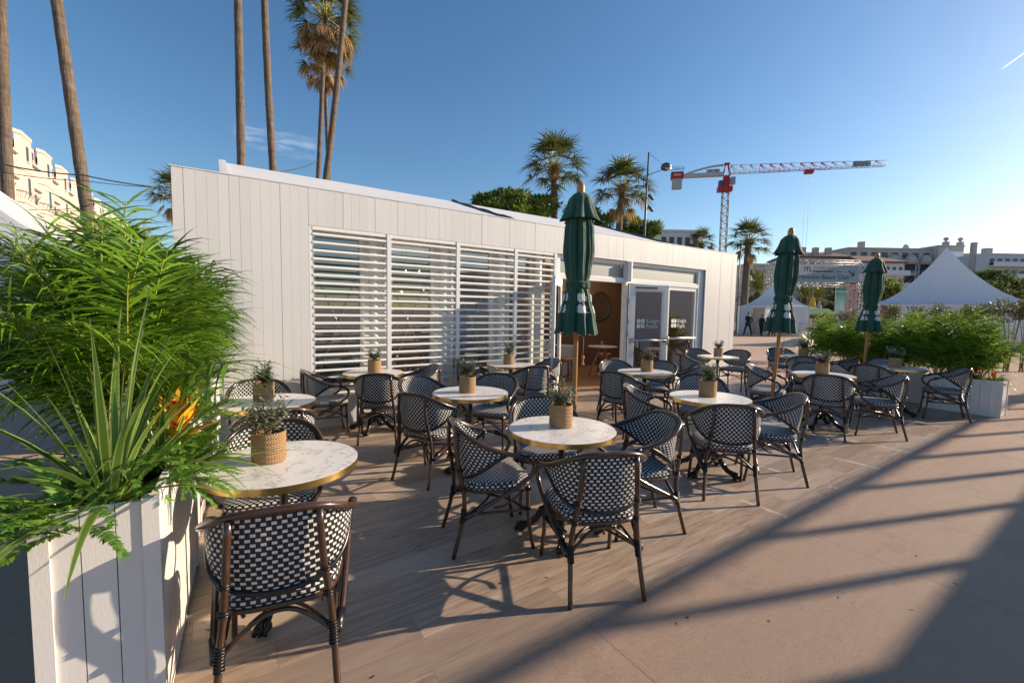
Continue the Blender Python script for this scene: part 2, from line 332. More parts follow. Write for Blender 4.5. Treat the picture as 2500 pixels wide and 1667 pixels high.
# ------------------------------------------------------------------ mesh helpers
class MB:
    def __init__(s): s.v = []; s.f = []; s.uv = []; s.sm = []
    def face(s, idx, uv=None, smooth=False):
        s.f.append(idx); s.uv.append(uv); s.sm.append(smooth)
    def poly(s, pts, uv=None, smooth=False):
        n = len(s.v); s.v += [tuple(p) for p in pts]; s.face(list(range(n, n+len(pts))), uv, smooth)
    def box(s, x0, x1, y0, y1, z0, z1, mat=None):
        n = len(s.v); P = [(x, y, z) for z in (z0, z1) for y in (y0, y1) for x in (x0, x1)]
        if mat is not None: P = [tuple(mat @ Vector(p)) for p in P]
        s.v += P
        for q in ((0, 2, 3, 1), (4, 5, 7, 6), (0, 1, 5, 4), (2, 6, 7, 3), (0, 4, 6, 2), (1, 3, 7, 5)): s.face([n+i for i in q])
    def tube(s, pts, r, seg=8, closed=False, cap=True, flat=1.):
        pts = [Vector(p) for p in pts]; k = len(pts); rr = r if isinstance(r, (list, tuple)) else [r]*k
        T = []
        for i in range(k):
            a = pts[(i-1) % k] if (closed or i > 0) else pts[0]; b = pts[(i+1) % k] if (closed or i < k-1) else pts[-1]
            t = (b-a); T.append(t.normalized() if t.length > 1e-9 else Vector((0, 0, 1)))
        ref = Vector((0, 0, 1)) if abs(T[0].z) < .9 else Vector((1, 0, 0))
        N = (ref - T[0]*ref.dot(T[0])).normalized(); n0 = len(s.v)
        for i in range(k):
            N = (N - T[i]*N.dot(T[i]));
            N = N.normalized() if N.length > 1e-6 else T[i].orthogonal().normalized()
            B = T[i].cross(N)
            for j in range(seg):
                a = 2*pi*j/seg; s.v.append(tuple(pts[i] + N*(cos(a)*rr[i]*flat) + B*(sin(a)*rr[i])))
        for i in range(k if closed else k-1):
            i2 = (i+1) % k
            for j in range(seg):
                j2 = (j+1) % seg; s.face([n0+i*seg+j, n0+i*seg+j2, n0+i2*seg+j2, n0+i2*seg+j], None, True)
        if cap and not closed:
            s.face([n0+j for j in range(seg)][::-1]); s.face([n0+(k-1)*seg+j for j in range(seg)])
    def lathe(s, prof, c=(0, 0, 0), seg=20, cap=True):
        n0 = len(s.v)
        for r, z in prof:
            for j in range(seg): a = 2*pi*j/seg; s.v.append((c[0]+r*cos(a), c[1]+r*sin(a), c[2]+z))
        for i in range(len(prof)-1):
            for j in range(seg):
                j2 = (j+1) % seg; s.face([n0+i*seg+j, n0+i*seg+j2, n0+(i+1)*seg+j2, n0+(i+1)*seg+j], None, True)
        if cap:
            if prof[0][0] > 1e-4: s.face([n0+j for j in range(seg)][::-1])
            if prof[-1][0] > 1e-4: s.face([n0+(len(prof)-1)*seg+j for j in range(seg)])
    def ball(s, c, r, seg=10, ring=6, sc=(1, 1, 1)):
        n0 = len(s.v)
        for i in range(ring+1):
            t = pi*i/ring
            for j in range(seg): a = 2*pi*j/seg; s.v.append((c[0]+r*sc[0]*sin(t)*cos(a), c[1]+r*sc[1]*sin(t)*sin(a), c[2]+r*sc[2]*cos(t)))
        for i in range(ring):
            for j in range(seg):
                j2 = (j+1) % seg; s.face([n0+i*seg+j, n0+(i+1)*seg+j, n0+(i+1)*seg+j2, n0+i*seg+j2], None, True)
    def grid(s, P, UV=None, flip=False, smooth=True):
        n0 = len(s.v); a = len(P); b = len(P[0])
        for row in P: s.v += [tuple(p) for p in row]
        for i in range(a-1):
            for j in range(b-1):
                q = [n0+i*b+j, n0+i*b+j+1, n0+(i+1)*b+j+1, n0+(i+1)*b+j]
                u = [UV[i][j], UV[i][j+1], UV[i+1][j+1], UV[i+1][j]] if UV else None
                if flip: q = q[::-1]; u = u[::-1] if u else None
                s.face(q, u, smooth)
    def leaf(s, p, d, up, L, w, bend=.3, uvs=False, seg=3, taper=.6):
        """strap leaf from p along d, sagging; two-sided sheet of quads"""
        p = Vector(p); d = Vector(d).normalized(); side = d.cross(Vector(up))
        side = side.normalized() if side.length > 1e-4 else d.orthogonal().normalized()
        n0 = len(s.v); q = p.copy(); dd = d.copy()
        for i in range(seg+1):
            t = i/seg; ww = w*.5*(1-abs(t-.35)/.35*.45 if t < .35 else max(.02, 1-((t-.35)/.65)**(1/taper)))
            s.v.append(tuple(q-side*ww)); s.v.append(tuple(q+side*ww))
            dd = (dd + Vector((0, 0, -bend/seg))).normalized(); q = q + dd*(L/seg)
        for i in range(seg):
            k = n0+2*i; s.face([k, k+1, k+3, k+2], [(0, i/seg), (1, i/seg), (1, (i+1)/seg), (0, (i+1)/seg)] if uvs else None, True)
    def add(s, o, mat=None):
        n = len(s.v); s.v += [tuple(mat @ Vector(p)) for p in o.v] if mat is not None else o.v
        s.f += [[n+i for i in q] for q in o.f]; s.uv += o.uv; s.sm += o.sm
    def build(s, name, mat, parent=None, loc=None, sharp=None):
        me = bpy.data.meshes.new(name); me.from_pydata(s.v, [], s.f); me.update()
        if any(u for u in s.uv):
            ul = me.uv_layers.new(name='UVMap'); k = 0
            for u, q in zip(s.uv, s.f):
                for i in range(len(q)):
                    ul.data[k].uv = u[i] if u else (0, 0); k += 1
        me.polygons.foreach_set('use_smooth', s.sm)
        if sharp: me.set_sharp_from_angle(angle=radians(sharp))
        me.materials.append(M[mat] if isinstance(mat, str) else mat)
        o = bpy.data.objects.new(name, me); COL.objects.link(o)
        if parent is not None: o.parent = parent
        if loc is not None: o.location = loc
        return o
def spline(P, n=6, closed=False):
    P = [Vector(p) for p in P]; out = []; k = len(P)
    for i in range(k if closed else k-1):
        a = P[(i-1) % k] if (closed or i > 0) else P[0]*2-P[1]; b = P[i]; c = P[(i+1) % k]; d = P[(i+2) % k] if (closed or i < k-2) else P[-1]*2-P[-2]
        for j in range(n):
            t = j/n; out.append(.5*((2*b)+(c-a)*t+(2*a-5*b+4*c-d)*t*t+(3*b-a-3*c+d)*t**3))
    if not closed: out.append(P[-1])
    return out
def tag(o, label=None, cat=None, group=None, kind=None):
    if label: o['label'] = label
    if cat: o['category'] = cat
    if group: o['group'] = group
    if kind: o['kind'] = kind
    return o
def thing(name, label, cat, loc=(0, 0, 0), rz=0., group=None):
    o = bpy.data.objects.new(name, None); COL.objects.link(o); o.location = loc; o.rotation_euler = (0, 0, rz); o.empty_display_size = .2
    return tag(o, label, cat, group)
def kids(o): return [c for c in KID.get(o.name, [])]
KID = {}
def copy_tree(o, parent=None):
    c = o.copy(); COL.objects.link(c); c.parent = parent
    for ch in list(o.children): copy_tree(ch, c)
    return c
def place(o, loc, rz, label, group=None, sc=None):
    o.location = loc; o.rotation_euler = (0, 0, rz); o['label'] = label
    if group: o['group'] = group
    if sc: o.scale = (sc, sc, sc) if not isinstance(sc, tuple) else sc
    return o
def text_mb(txt, size, align='CENTER', bold=0., ext=.004):
    """lettering as an MB in the local XZ plane, facing -Y"""
    cu = bpy.data.curves.new('lettering', 'FONT'); cu.body = txt; cu.size = size; cu.align_x = align; cu.align_y = 'CENTER'; cu.resolution_u = 3; cu.offset = bold*size
    o = bpy.data.objects.new('lettering', cu); COL.objects.link(o)
    me = o.to_mesh(); mb = MB(); 
    mb.v = [(v.co.x, -ext, v.co.y) for v in me.vertices]; 
    for p in me.polygons: mb.face(list(p.vertices))
    o.to_mesh_clear(); bpy.data.objects.remove(o); bpy.data.curves.remove(cu)
    return mb
# ------------------------------------------------------------------ ground sheets
g = MB(); g.poly([(-1500, -1500, 0), (1500, -1500, 0), (1500, 1500, 0), (-1500, 1500, 0)]); tag(g.build('ground', 'ground'), kind='structure')
g = MB(); g.poly([(-30, -30, .004), (70, -30, .004), (70, -4.48, .004), (-30, -4.48, .004)])
g.poly([(-30, -4.48, .004), (.16, -4.48, .004), (.16, 12, .004), (-30, 12, .004)]); g.poly([(11.2, -4.48, .004), (70, -4.48, .004), (70, 12, .004), (11.2, 12, .004)])
tag(g.build('carpet', 'carpet'), kind='structure')
g = MB(); g.box(.16, 11.2, -4.48, 0.0, .004, .010); tag(g.build('deck', 'deck'), kind='structure')
g = MB()
for k in range(150):
    x, y = R.uniform(-.5, 9), R.uniform(-7.5, -1.5); a = R.uniform(0, 6.28); g.leaf((x, y, .012 if y > -4.47 else .0065), (cos(a), sin(a), .12), (0, 0, 1), R.uniform(.012, .038), R.uniform(.006, .014), .3, seg=2)
tag(g.build('leaf_litter', leafmat('brown_litter', (.06, .035, .02), (.16, .10, .05), .05)), kind='stuff')

# ------------------------------------------------------------------ the white pavilion
pav = thing('pavilion', 'long white boarded pavilion with louvred windows and a tent roof', 'pavilion', (0, 0, 0))
PW = .1033
def boards(mb, x0, x1, z0, z1, y=0., th=.022, w=PW):
    n = max(1, round((x1-x0)/w)); w = (x1-x0)/n
    for i in range(n):
        dy = R.uniform(-.0012, .0012)
        mb.box(x0+i*w+.0007, x0+(i+1)*w-.0007, y+dy, y+th, z0, z1)
LX, RX, HT, HD = 1.345, 9.84, 3.06, 2.60
b = MB(); boards(b, 0, LX, 0.01, HT); b.build('wall_panel', 'white', pav)
b = MB(); boards(b, LX, RX, HD, HT, .0006); b.build('fascia', 'white', pav)
b = MB(); boards(b, RX, 11.14, 0.01, HT); b.build('wall_panel', 'white', pav)
b = MB(); boards(b, LX+.002, 5.33, 0.01, .40, .002); b.build('plinth', 'white', pav)
b = MB()   # battens behind the boards, side walls, back wall
b.box(0.003, LX-.06, .0225, .05, .01, HT-.004); b.box(LX-.06, RX+.06, .0225, .05, HD+.03, HT-.004); b.box(RX+.06, 11.137, .0225, .05, .01, HT-.004); b.box(LX-.05, 5.33, .0245, .05, .01, .395)
b.build('backing', 'groove', pav)
b = MB()
b.box(0, .05, .051, 6.8, 0, HT-.02); b.box(11.09, 11.14, .051, 6.8, 0, HT-.02); b.box(.05, 11.09, 6.75, 6.8, 0, HT-.02)
b.box(LX-.051, LX-.006, .051, .33, .01, HD); b.box(RX+.005, RX+.05, .051, .33, .01, HD+.03)   # reveals
b.box(LX-.006, RX+.005, .024, .33, HD-.004, HD+.028)                                       # soffit
b.box(LX-.006, 5.33, .051, .33, .38, .404)                                               # window sill
b.box(-.012, 11.152, -.006, .09, HT, HT+.012)                                            # coping
b.build('side_wall', 'white', pav)
MUL = [2.36, 3.42, 4.48, 5.32]
b = MB()
for x in MUL: b.box(x-.028, x+.028, -.012, .03, .02 if x > 5 else .012, HD-.006)
b.box(LX+.001, LX+.04, .0, .05, .405, HD-.006); b.box(LX+.04, 5.29, -.004, .03, HD-.05, HD-.006)
b.build('mullion', 'frame', pav)
edges = [LX+.03] + MUL
for i in range(4):
    b = MB(); x0 = edges[i]+(.028 if i else .012); x1 = edges[i+1]-.028
    for k in range(21):
        z = 2.495-.102*k
        a = radians(R.uniform(8, 14))
        mt = Matrix.Translation((0, .02, z)) @ Matrix.Rotation(-a, 4, 'X')
        b.box(x0, x1, -.027, .027, -.0135, .0135, mt)
        for xe in (x0-.002, x1-.03): b.box(xe, xe+.032, .012, .07, z-.03, z-.016)
    b.build('louvre', 'frame', pav)
for i, x in enumerate(MUL[:3]+[5.25]):
    b = MB(); b.lathe([(.062, .41), (.062, HD-.01)], (x-.16, .19, 0), 18); b.build('column', 'frame', pav, sharp=40)
for i in range(4):
    x0 = edges[i]; x1 = edges[i+1]
    f = MB(); xa, xb = x0+.03, x1-.27
    for u0, u1 in ((xa, xa+.05), (xb-.05, xb)): f.box(u0, u1, .30, .36, .41, HD-.006)
    f.box(xa+.05, xb-.05, .30, .36, .41, .47); f.box(xa+.05, xb-.05, .30, .36, HD-.07, HD-.006)
    f.box(xb+.001, x1+.03, .33, .36, .41, HD-.006)
    w = f.build('window', 'frame', pav)
    p = MB(); p.poly([(xa+.05, .335, .47), (xb-.05, .335, .47), (xb-.05, .335, HD-.07), (xa+.05, .335, HD-.07)]); p.build('pane', 'glass', w)
    if i == 0:
        p = MB(); p.box(xa+.052, xb-.052, .37, .375, .47, HD-.08); p.build('roller_blind', 'blind', w)
    r = MB()   # crossed tie rods behind the louvres
    r.tube([(xa+.05, .285, .6), (xb-.05, .285, 2.1)], .005, 5); r.tube([(xa+.05, .292, 2.1), (xb-.05, .292, .6)], .005, 5); r.build('tie_rod', 'alu', pav)
# entrance : frames, transoms, leaves
b = MB()
b.box(5.352, 5.47, .06, .16, .01, HD-.006); b.box(7.20, 7.27, .06, .16, .01, HD-.006); b.box(8.50, 8.56, .06, .16, .01, 2.17); b.box(9.66, RX-.002, .06, .16, .01, HD-.006)
b.box(5.47, 7.20, .06, .16, 2.17, 2.25); b.box(7.27, 9.66, .06, .16, 2.17, 2.25)
b.box(5.47, 7.20, .065, .155, HD-.045, HD-.006); b.box(7.27, 9.66, .065, .155, HD-.045, HD-.006)
b.build('door_frame', 'frame', pav)
b = MB(); b.lathe([(.055, 2.2), (.055, HD-.007)], (7.235, .0, 0), 16); b.build('column', 'frame', pav, sharp=40)
for x0, x1 in ((5.47, 7.20), (7.27, 9.66)):
    f = MB(); 
    for a0, a1, c0, c1 in ((x0, x0+.03, 2.25, HD-.045), (x1-.03, x1, 2.25, HD-.045), (x0+.03, x1-.03, 2.25, 2.275), (x0+.03, x1-.03, HD-.07, HD-.045)): f.box(a0, a1, .08, .14, c0, c1)
    t = f.build('transom', 'frame', pav); p = MB(); p.poly([(x0+.03, .11, 2.275), (x1-.03, .11, 2.275), (x1-.03, .11, HD-.07), (x0+.03, .11, HD-.07)]); p.build('pane', 'transom', t)
    p = MB(); p.box(x0+.03, x1-.03, .18, .19, 2.275, HD-.07); p.build('backing_film', plain('milky_film', (.60, .61, .57), .6), t)
def logo(mb, w=.075):
    """four-lobed hourglass emblem and two lines of lettering, local XZ plane facing -Y"""
    for cx_, cz in ((-.5, .5), (.5, .5), (-.5, -.5), (.5, -.5)):
        P = []
        for k in range(12):
            a = 2*pi*k/12; r = .5*w*(1.02 if k % 3 else .86); P.append((cx_*w+r*cos(a), -.004, cz*w*1.05+r*sin(a)))
        mb.poly(P)
    mb.poly([(-.1*w, -.0045, .1*w), (.1*w, -.0045, .1*w), (.1*w, -.0045, -.1*w), (-.1*w, -.0045, -.1*w)])
    t = text_mb('Knight', w*1.25, 'LEFT', .004); mb.add(t, Matrix.Translation((1.3*w, 0, .52*w)))
    t = text_mb('Frank', w*1.25, 'LEFT', .004); mb.add(t, Matrix.Translation((1.3*w, 0, -.60*w)))
def door_leaf(hinge, ang, wd=.90, closer=True):
    """leaf in local XZ from the hinge along +X, then turned by ang about Z"""
    mt = Matrix.Translation((hinge[0], hinge[1], 0)) @ Matrix.Rotation(ang, 4, 'Z'); H = 2.15
    f = MB()
    for a0, a1, c0, c1 in ((0, .10, .02, H), (wd-.10, wd, .02, H), (.10, wd-.10, H-.11, H), (.10, wd-.10, .02, .40)): f.box(a0, a1, -.025, .025, c0, c1, mt)
    for a0, a1, c0, c1 in ((.10, .135, .40, H-.11), (wd-.135, wd-.10, .40, H-.11), (.135, wd-.135, .40, .43), (.135, wd-.135, H-.14, H-.11)): f.box(a0, a1, -.016, .016, c0, c1, mt)
    f.box(.12, wd-.12, -.028, -.0255, .08, .34, mt)
    d = f.build('door', 'frame', pav)
    p = MB(); p.poly([mt @ Vector(q) for q in ((.135, 0, .43), (wd-.135, 0, .43), (wd-.135, 0, H-.14), (.135, 0, H-.14))]); p.build('pane', 'door_glass', d)
    h = MB(); h.tube([mt @ Vector((.03, -.085, 1.02)), mt @ Vector((wd-.05, -.085, 1.02))], .021, 10)
    for u in (.05, wd-.06): h.box(u-.03, u+.03, -.10, -.026, .97, 1.07, mt)
    h.tube([mt @ Vector((wd-.05, -.11, .93)), mt @ Vector((wd-.05, -.125, .97)), mt @ Vector((wd-.05, -.125, 1.07)), mt @ Vector((wd-.05, -.11, 1.11))], .022, 8)
    h.build('push_bar', 'alu', d)
    if closer: c = MB(); c.box(.12, .62, -.05, -.0255, H-.075, H-.045, mt); c.build('closer_arm', 'steel', d)
    hg = MB()
    for z in (.25, 1.1, 1.35, 1.75): hg.tube([mt @ Vector((-.012, .0, z)), mt @ Vector((-.012, .0, z+.10))], .012, 6)
    hg.build('hinge', 'alu', d)
    l = MB(); lg = MB(); logo(lg, .098); l.add(lg, mt @ Matrix.Translation((.28, -.003, 1.36))); l.build('printed_logo', 'ink', d)
    return d
door_leaf((7.285, .03), atan2(-.277, .87))
door_leaf((5.48, .03), radians(-137), closer=True)
f = MB()
for a0, a1, c0, c1 in ((8.56, 8.64, .02, 2.17), (9.58, 9.66, .02, 2.17), (8.64, 9.58, .02, .30), (8.64, 9.58, 2.09, 2.17)): f.box(a0, a1, .08, .14, c0, c1)
f.tube([(8.62, .05, 1.02), (9.6, .05, 1.02)], .02, 8)
d = f.build('side_light', 'frame', pav); p = MB(); p.poly([(8.64, .11, .30), (9.58, .11, .30), (9.58, .11, 2.09), (8.64, .11, 2.09)]); p.build('pane', 'door_glass', d)
l = MB(); lg = MB(); logo(lg, .098); l.add(lg, Matrix.Translation((8.86, .105, 1.36))); l.build('printed_logo', 'ink', d)
# tent roof: ridge along X set back 3.4 m
RY, RZ, EY, EZ = 3.4, 4.10, .12, 3.02
f = MB()
for y0, z0, y1, z1 in ((EY, EZ, RY, RZ), (6.7, EZ, RY, RZ)):
    P = [[(.52+9.23*i/24, y0+(y1-y0)*j/6, z0+(z1-z0)*j/6 - .05*sin(pi*j/6)*abs(sin(pi*(.52+9.23*i/24-.2)/4.75))) for j in range(7)] for i in range(25)]
    f.grid(P, smooth=True)
f.poly([(.52, EY, EZ), (.52, RY, RZ), (.52, 6.7, EZ)]); f.poly([(9.75, EY, EZ), (9.75, RY, RZ), (9.75, 6.7, EZ)])
roof = f.build('roof', 'fabric', pav)
for xs in (4.96, 9.73):
    s = MB(); pts = [(xs+.012*sin(k*2.1), EY+(RY-EY)*k/16, EZ+(RZ-EZ)*k/16+.015+.012*sin(k*1.7)) for k in range(17)]
    s.tube(pts, .028, 6); s.build('seam', 'steel', roof)
s = MB()
for k in range(22):
    t = k/22; y = RY-(RY-EY)*t*.98; z = RZ-(RZ-EZ)*t*.98
    s.box(.44, .545, y-.05, y+.02, z-.05, z+.03)
s.build('laced_edge', 'tent', roof)
# inside
f = MB(); f.box(.06, 11.08, .37, 6.7, .0, .014); f.build('floor', 'infloor', pav)
f = MB(); f.box(.06, 11.08, .37, 6.7, 2.80, 2.84); f.build('ceiling', 'plaster', pav)
f = MB(); f.box(.055, 11.085, 6.6, 6.7, .014, 2.8); f.build('inner_wall', 'plaster', pav)
f = MB()
for k in range(150): x = 5.6+k*.036; f.box(x, x+.022, 3.32, 3.345, .014, 2.8)
f.box(5.6, 11.05, 3.345, 3.40, .014, 2.8); f.box(11.04, 11.08, .37, 3.32, .014, 2.8); f.build('slat_wall', 'slatwall', pav)
# ---- things inside the pavilion
def mirror(x, z, label):
    t = thing('round_mirror', label, 'mirror', (x, 3.30, z), 0, 'round mirrors on the slat wall')
    a = MB(); a.tube([(.42*cos(2*pi*k/32), 0, .42*sin(2*pi*k/32)) for k in range(32)], .028, 6, True); a.build('rim', 'steel', t)
    a = MB(); a.poly([(.41*cos(2*pi*k/32), .004, .41*sin(2*pi*k/32)) for k in range(32)]); a.build('glass', 'mirror', t)
mirror(8.55, 1.75, 'round dark-rimmed mirror on the slat wall, half hidden by the green parasol')
mirror(9.75, 1.75, 'round dark-rimmed mirror on the slat wall beside the open door leaf')
t = thing('interior_table', 'round white table on splayed oak legs inside the doorway', 'table', (8.2, 1.62, .014))
a = MB(); a.lathe([(.02, .705), (.34, .71), (.36, .725), (.355, .735), (0, .736)], (0, 0, 0), 28); a.build('tabletop', 'marble', t, sharp=30)
for k in range(3):
    an = 2*pi*k/3+.5; a = MB(); a.tube([(.06*cos(an), .06*sin(an), .70), (.33*cos(an), .33*sin(an), 0)], [.024, .02], 8); a.build('leg', 'oakleg', t)
t = thing('table_number', 'white looped number stand on the indoor table', 'table number', (8.05, 1.5, .751))
a = MB(); a.tube([(0, 0, 0), (0, 0, .07)] + [(.028*sin(2*pi*k/12), 0, .10-.03*cos(2*pi*k/12)) for k in range(13)], .006, 6); a.lathe([(.03, 0), (.03, .006)], (0, 0, 0), 12); a.build('number_stand', 'frame', t)
t = thing('tub_planter', 'big round white tub with a small leafy tree inside the doorway', 'planter', (7.45, 2.4, .014))
a = MB(); a.lathe([(.27, 0), (.36, .45), (.385, .45), (.42, .72), (.40, .72), (.37, .66), (0, .66)], (0, 0, 0), 26); a.build('tub', 'frame', t, sharp=30)
a = MB(); a.tube(spline([(0, 0, .66), (.03, .02, 1.1), (-.02, 0, 1.6), (.02, 0, 1.9)], 4), .02, 6); a.build('trunk', 'bark', t)
a = MB()
for k in range(420):
    v = Vector((R.gauss(0, 1), R.gauss(0, 1), R.gauss(0, 1))).normalized()*R.uniform(.1, .55); a.leaf(Vector((0, 0, 1.75))+v*.9, v+Vector((R.uniform(-.5, .5), R.uniform(-.5, .5), 0)), (0, 0, 1), .09, .022, .2, seg=2)
a.build('crown', 'olive', t)
def stool(x, y, label):
    t = thing('low_stool', label, 'stool', (x, y, .014), 0, 'tan stools inside the pavilion')
    a = MB(); a.lathe([(.0, .40), (.17, .40), (.185, .42), (.185, .48), (.16, .50), (0, .50)], (0, 0, 0), 20); a.build('seat', 'tan', t, sharp=40)
    for k in range(4):
        an = pi/4+k*pi/2; a = MB(); a.tube([(.13*cos(an), .13*sin(an), .40), (.16*cos(an), .16*sin(an), 0)], .009, 6); a.build('leg', 'steel', t)
    a = MB(); a.tube([(.16*cos(2*pi*k/20), .16*sin(2*pi*k/20), .02) for k in range(20)], .008, 5, True); a.build('foot_ring', 'steel', t)
stool(7.1, 1.62, 'tan round stool beside the white tub indoors'); stool(8.15, 1.05, 'tan round stool pushed under the front of the indoor table'); stool(8.75, 2.1, 'tan round stool behind the indoor table')
def counter(x0, x1, y0, y1, label):
    t = thing('bar_counter', label, 'counter', (0, 0, 0)); a = MB(); a.box(x0, x1, y0, y1, .014, 1.02); a.build('body', 'slatwall', t)
    a = MB(); a.box(x0-.04, x1+.04, y0-.05, y1+.02, 1.021, 1.06); a.build('worktop', 'dark', t)
    a = MB(); a.box(x0+.1, x1-.1, 6.40, 6.59, 1.45, 1.49); a.box(x0+.1, x1-.1, 6.40, 6.59, 1.95, 1.99); a.build('shelf', 'oakleg', t)
counter(2.2, 5.0, 3.6, 4.3, 'dark bar counter seen through the louvred windows')
for k in range(9):
    x = 2.4+k*.28; a = MB(); h = R.uniform(.2, .32); a.lathe([(.035, 0), (.035, h*.6), (.013, h*.75), (.013, h), (0, h)], (x, 4.0+R.uniform(-.1, .1), 1.06), 8)
    tag(a.build('bottle', plain('bottle_glass', R.choice([(.05, .09, .05), (.12, .07, .03), (.3, .3, .28)]), .15), sharp=40), 'small bottle standing on the dark bar counter indoors', 'bottle', 'bottles on the bar counter')
LAMPS = [(2.75, 1.9, 2.25), (3.0, 2.4, 1.95), (3.25, 2.0, 1.9), (3.55, 2.6, 2.35), (3.35, 3.0, 2.05), (3.9, 2.5, 1.98), (4.0, 3.0, 2.4), (7.35, 2.05, 2.45), (8.9, 2.3, 2.45)]
for x, y, z in LAMPS:
    t = thing('pendant_lamp', ('small bare glowing bulb hanging behind the second louvred window' if x < 5 else 'bare glowing bulb hanging high inside the doorway'), 'lamp', (x, y, z), 0, 'pendant bulbs in the pavilion')
    a = MB(); a.tube([(0, 0, .04), (0, 0, 2.8-z)], .003, 4); a.build('cord', 'black', t)
    a = MB(); a.ball((0, 0, 0), .016, 10, 6, (1, 1, 1.4)); a.build('bulb', 'bulb', t)
    ld = bpy.data.lights.new('bulb_light', 'POINT'); ld.energy = 2.5 if x < 5 else 13; ld.color = (1, .72, .45); ld.shadow_soft_size = .03; lo = bpy.data.objects.new('bulb_light', ld); COL.objects.link(lo); lo.parent = t; lo.location = (0, 0, -.06)
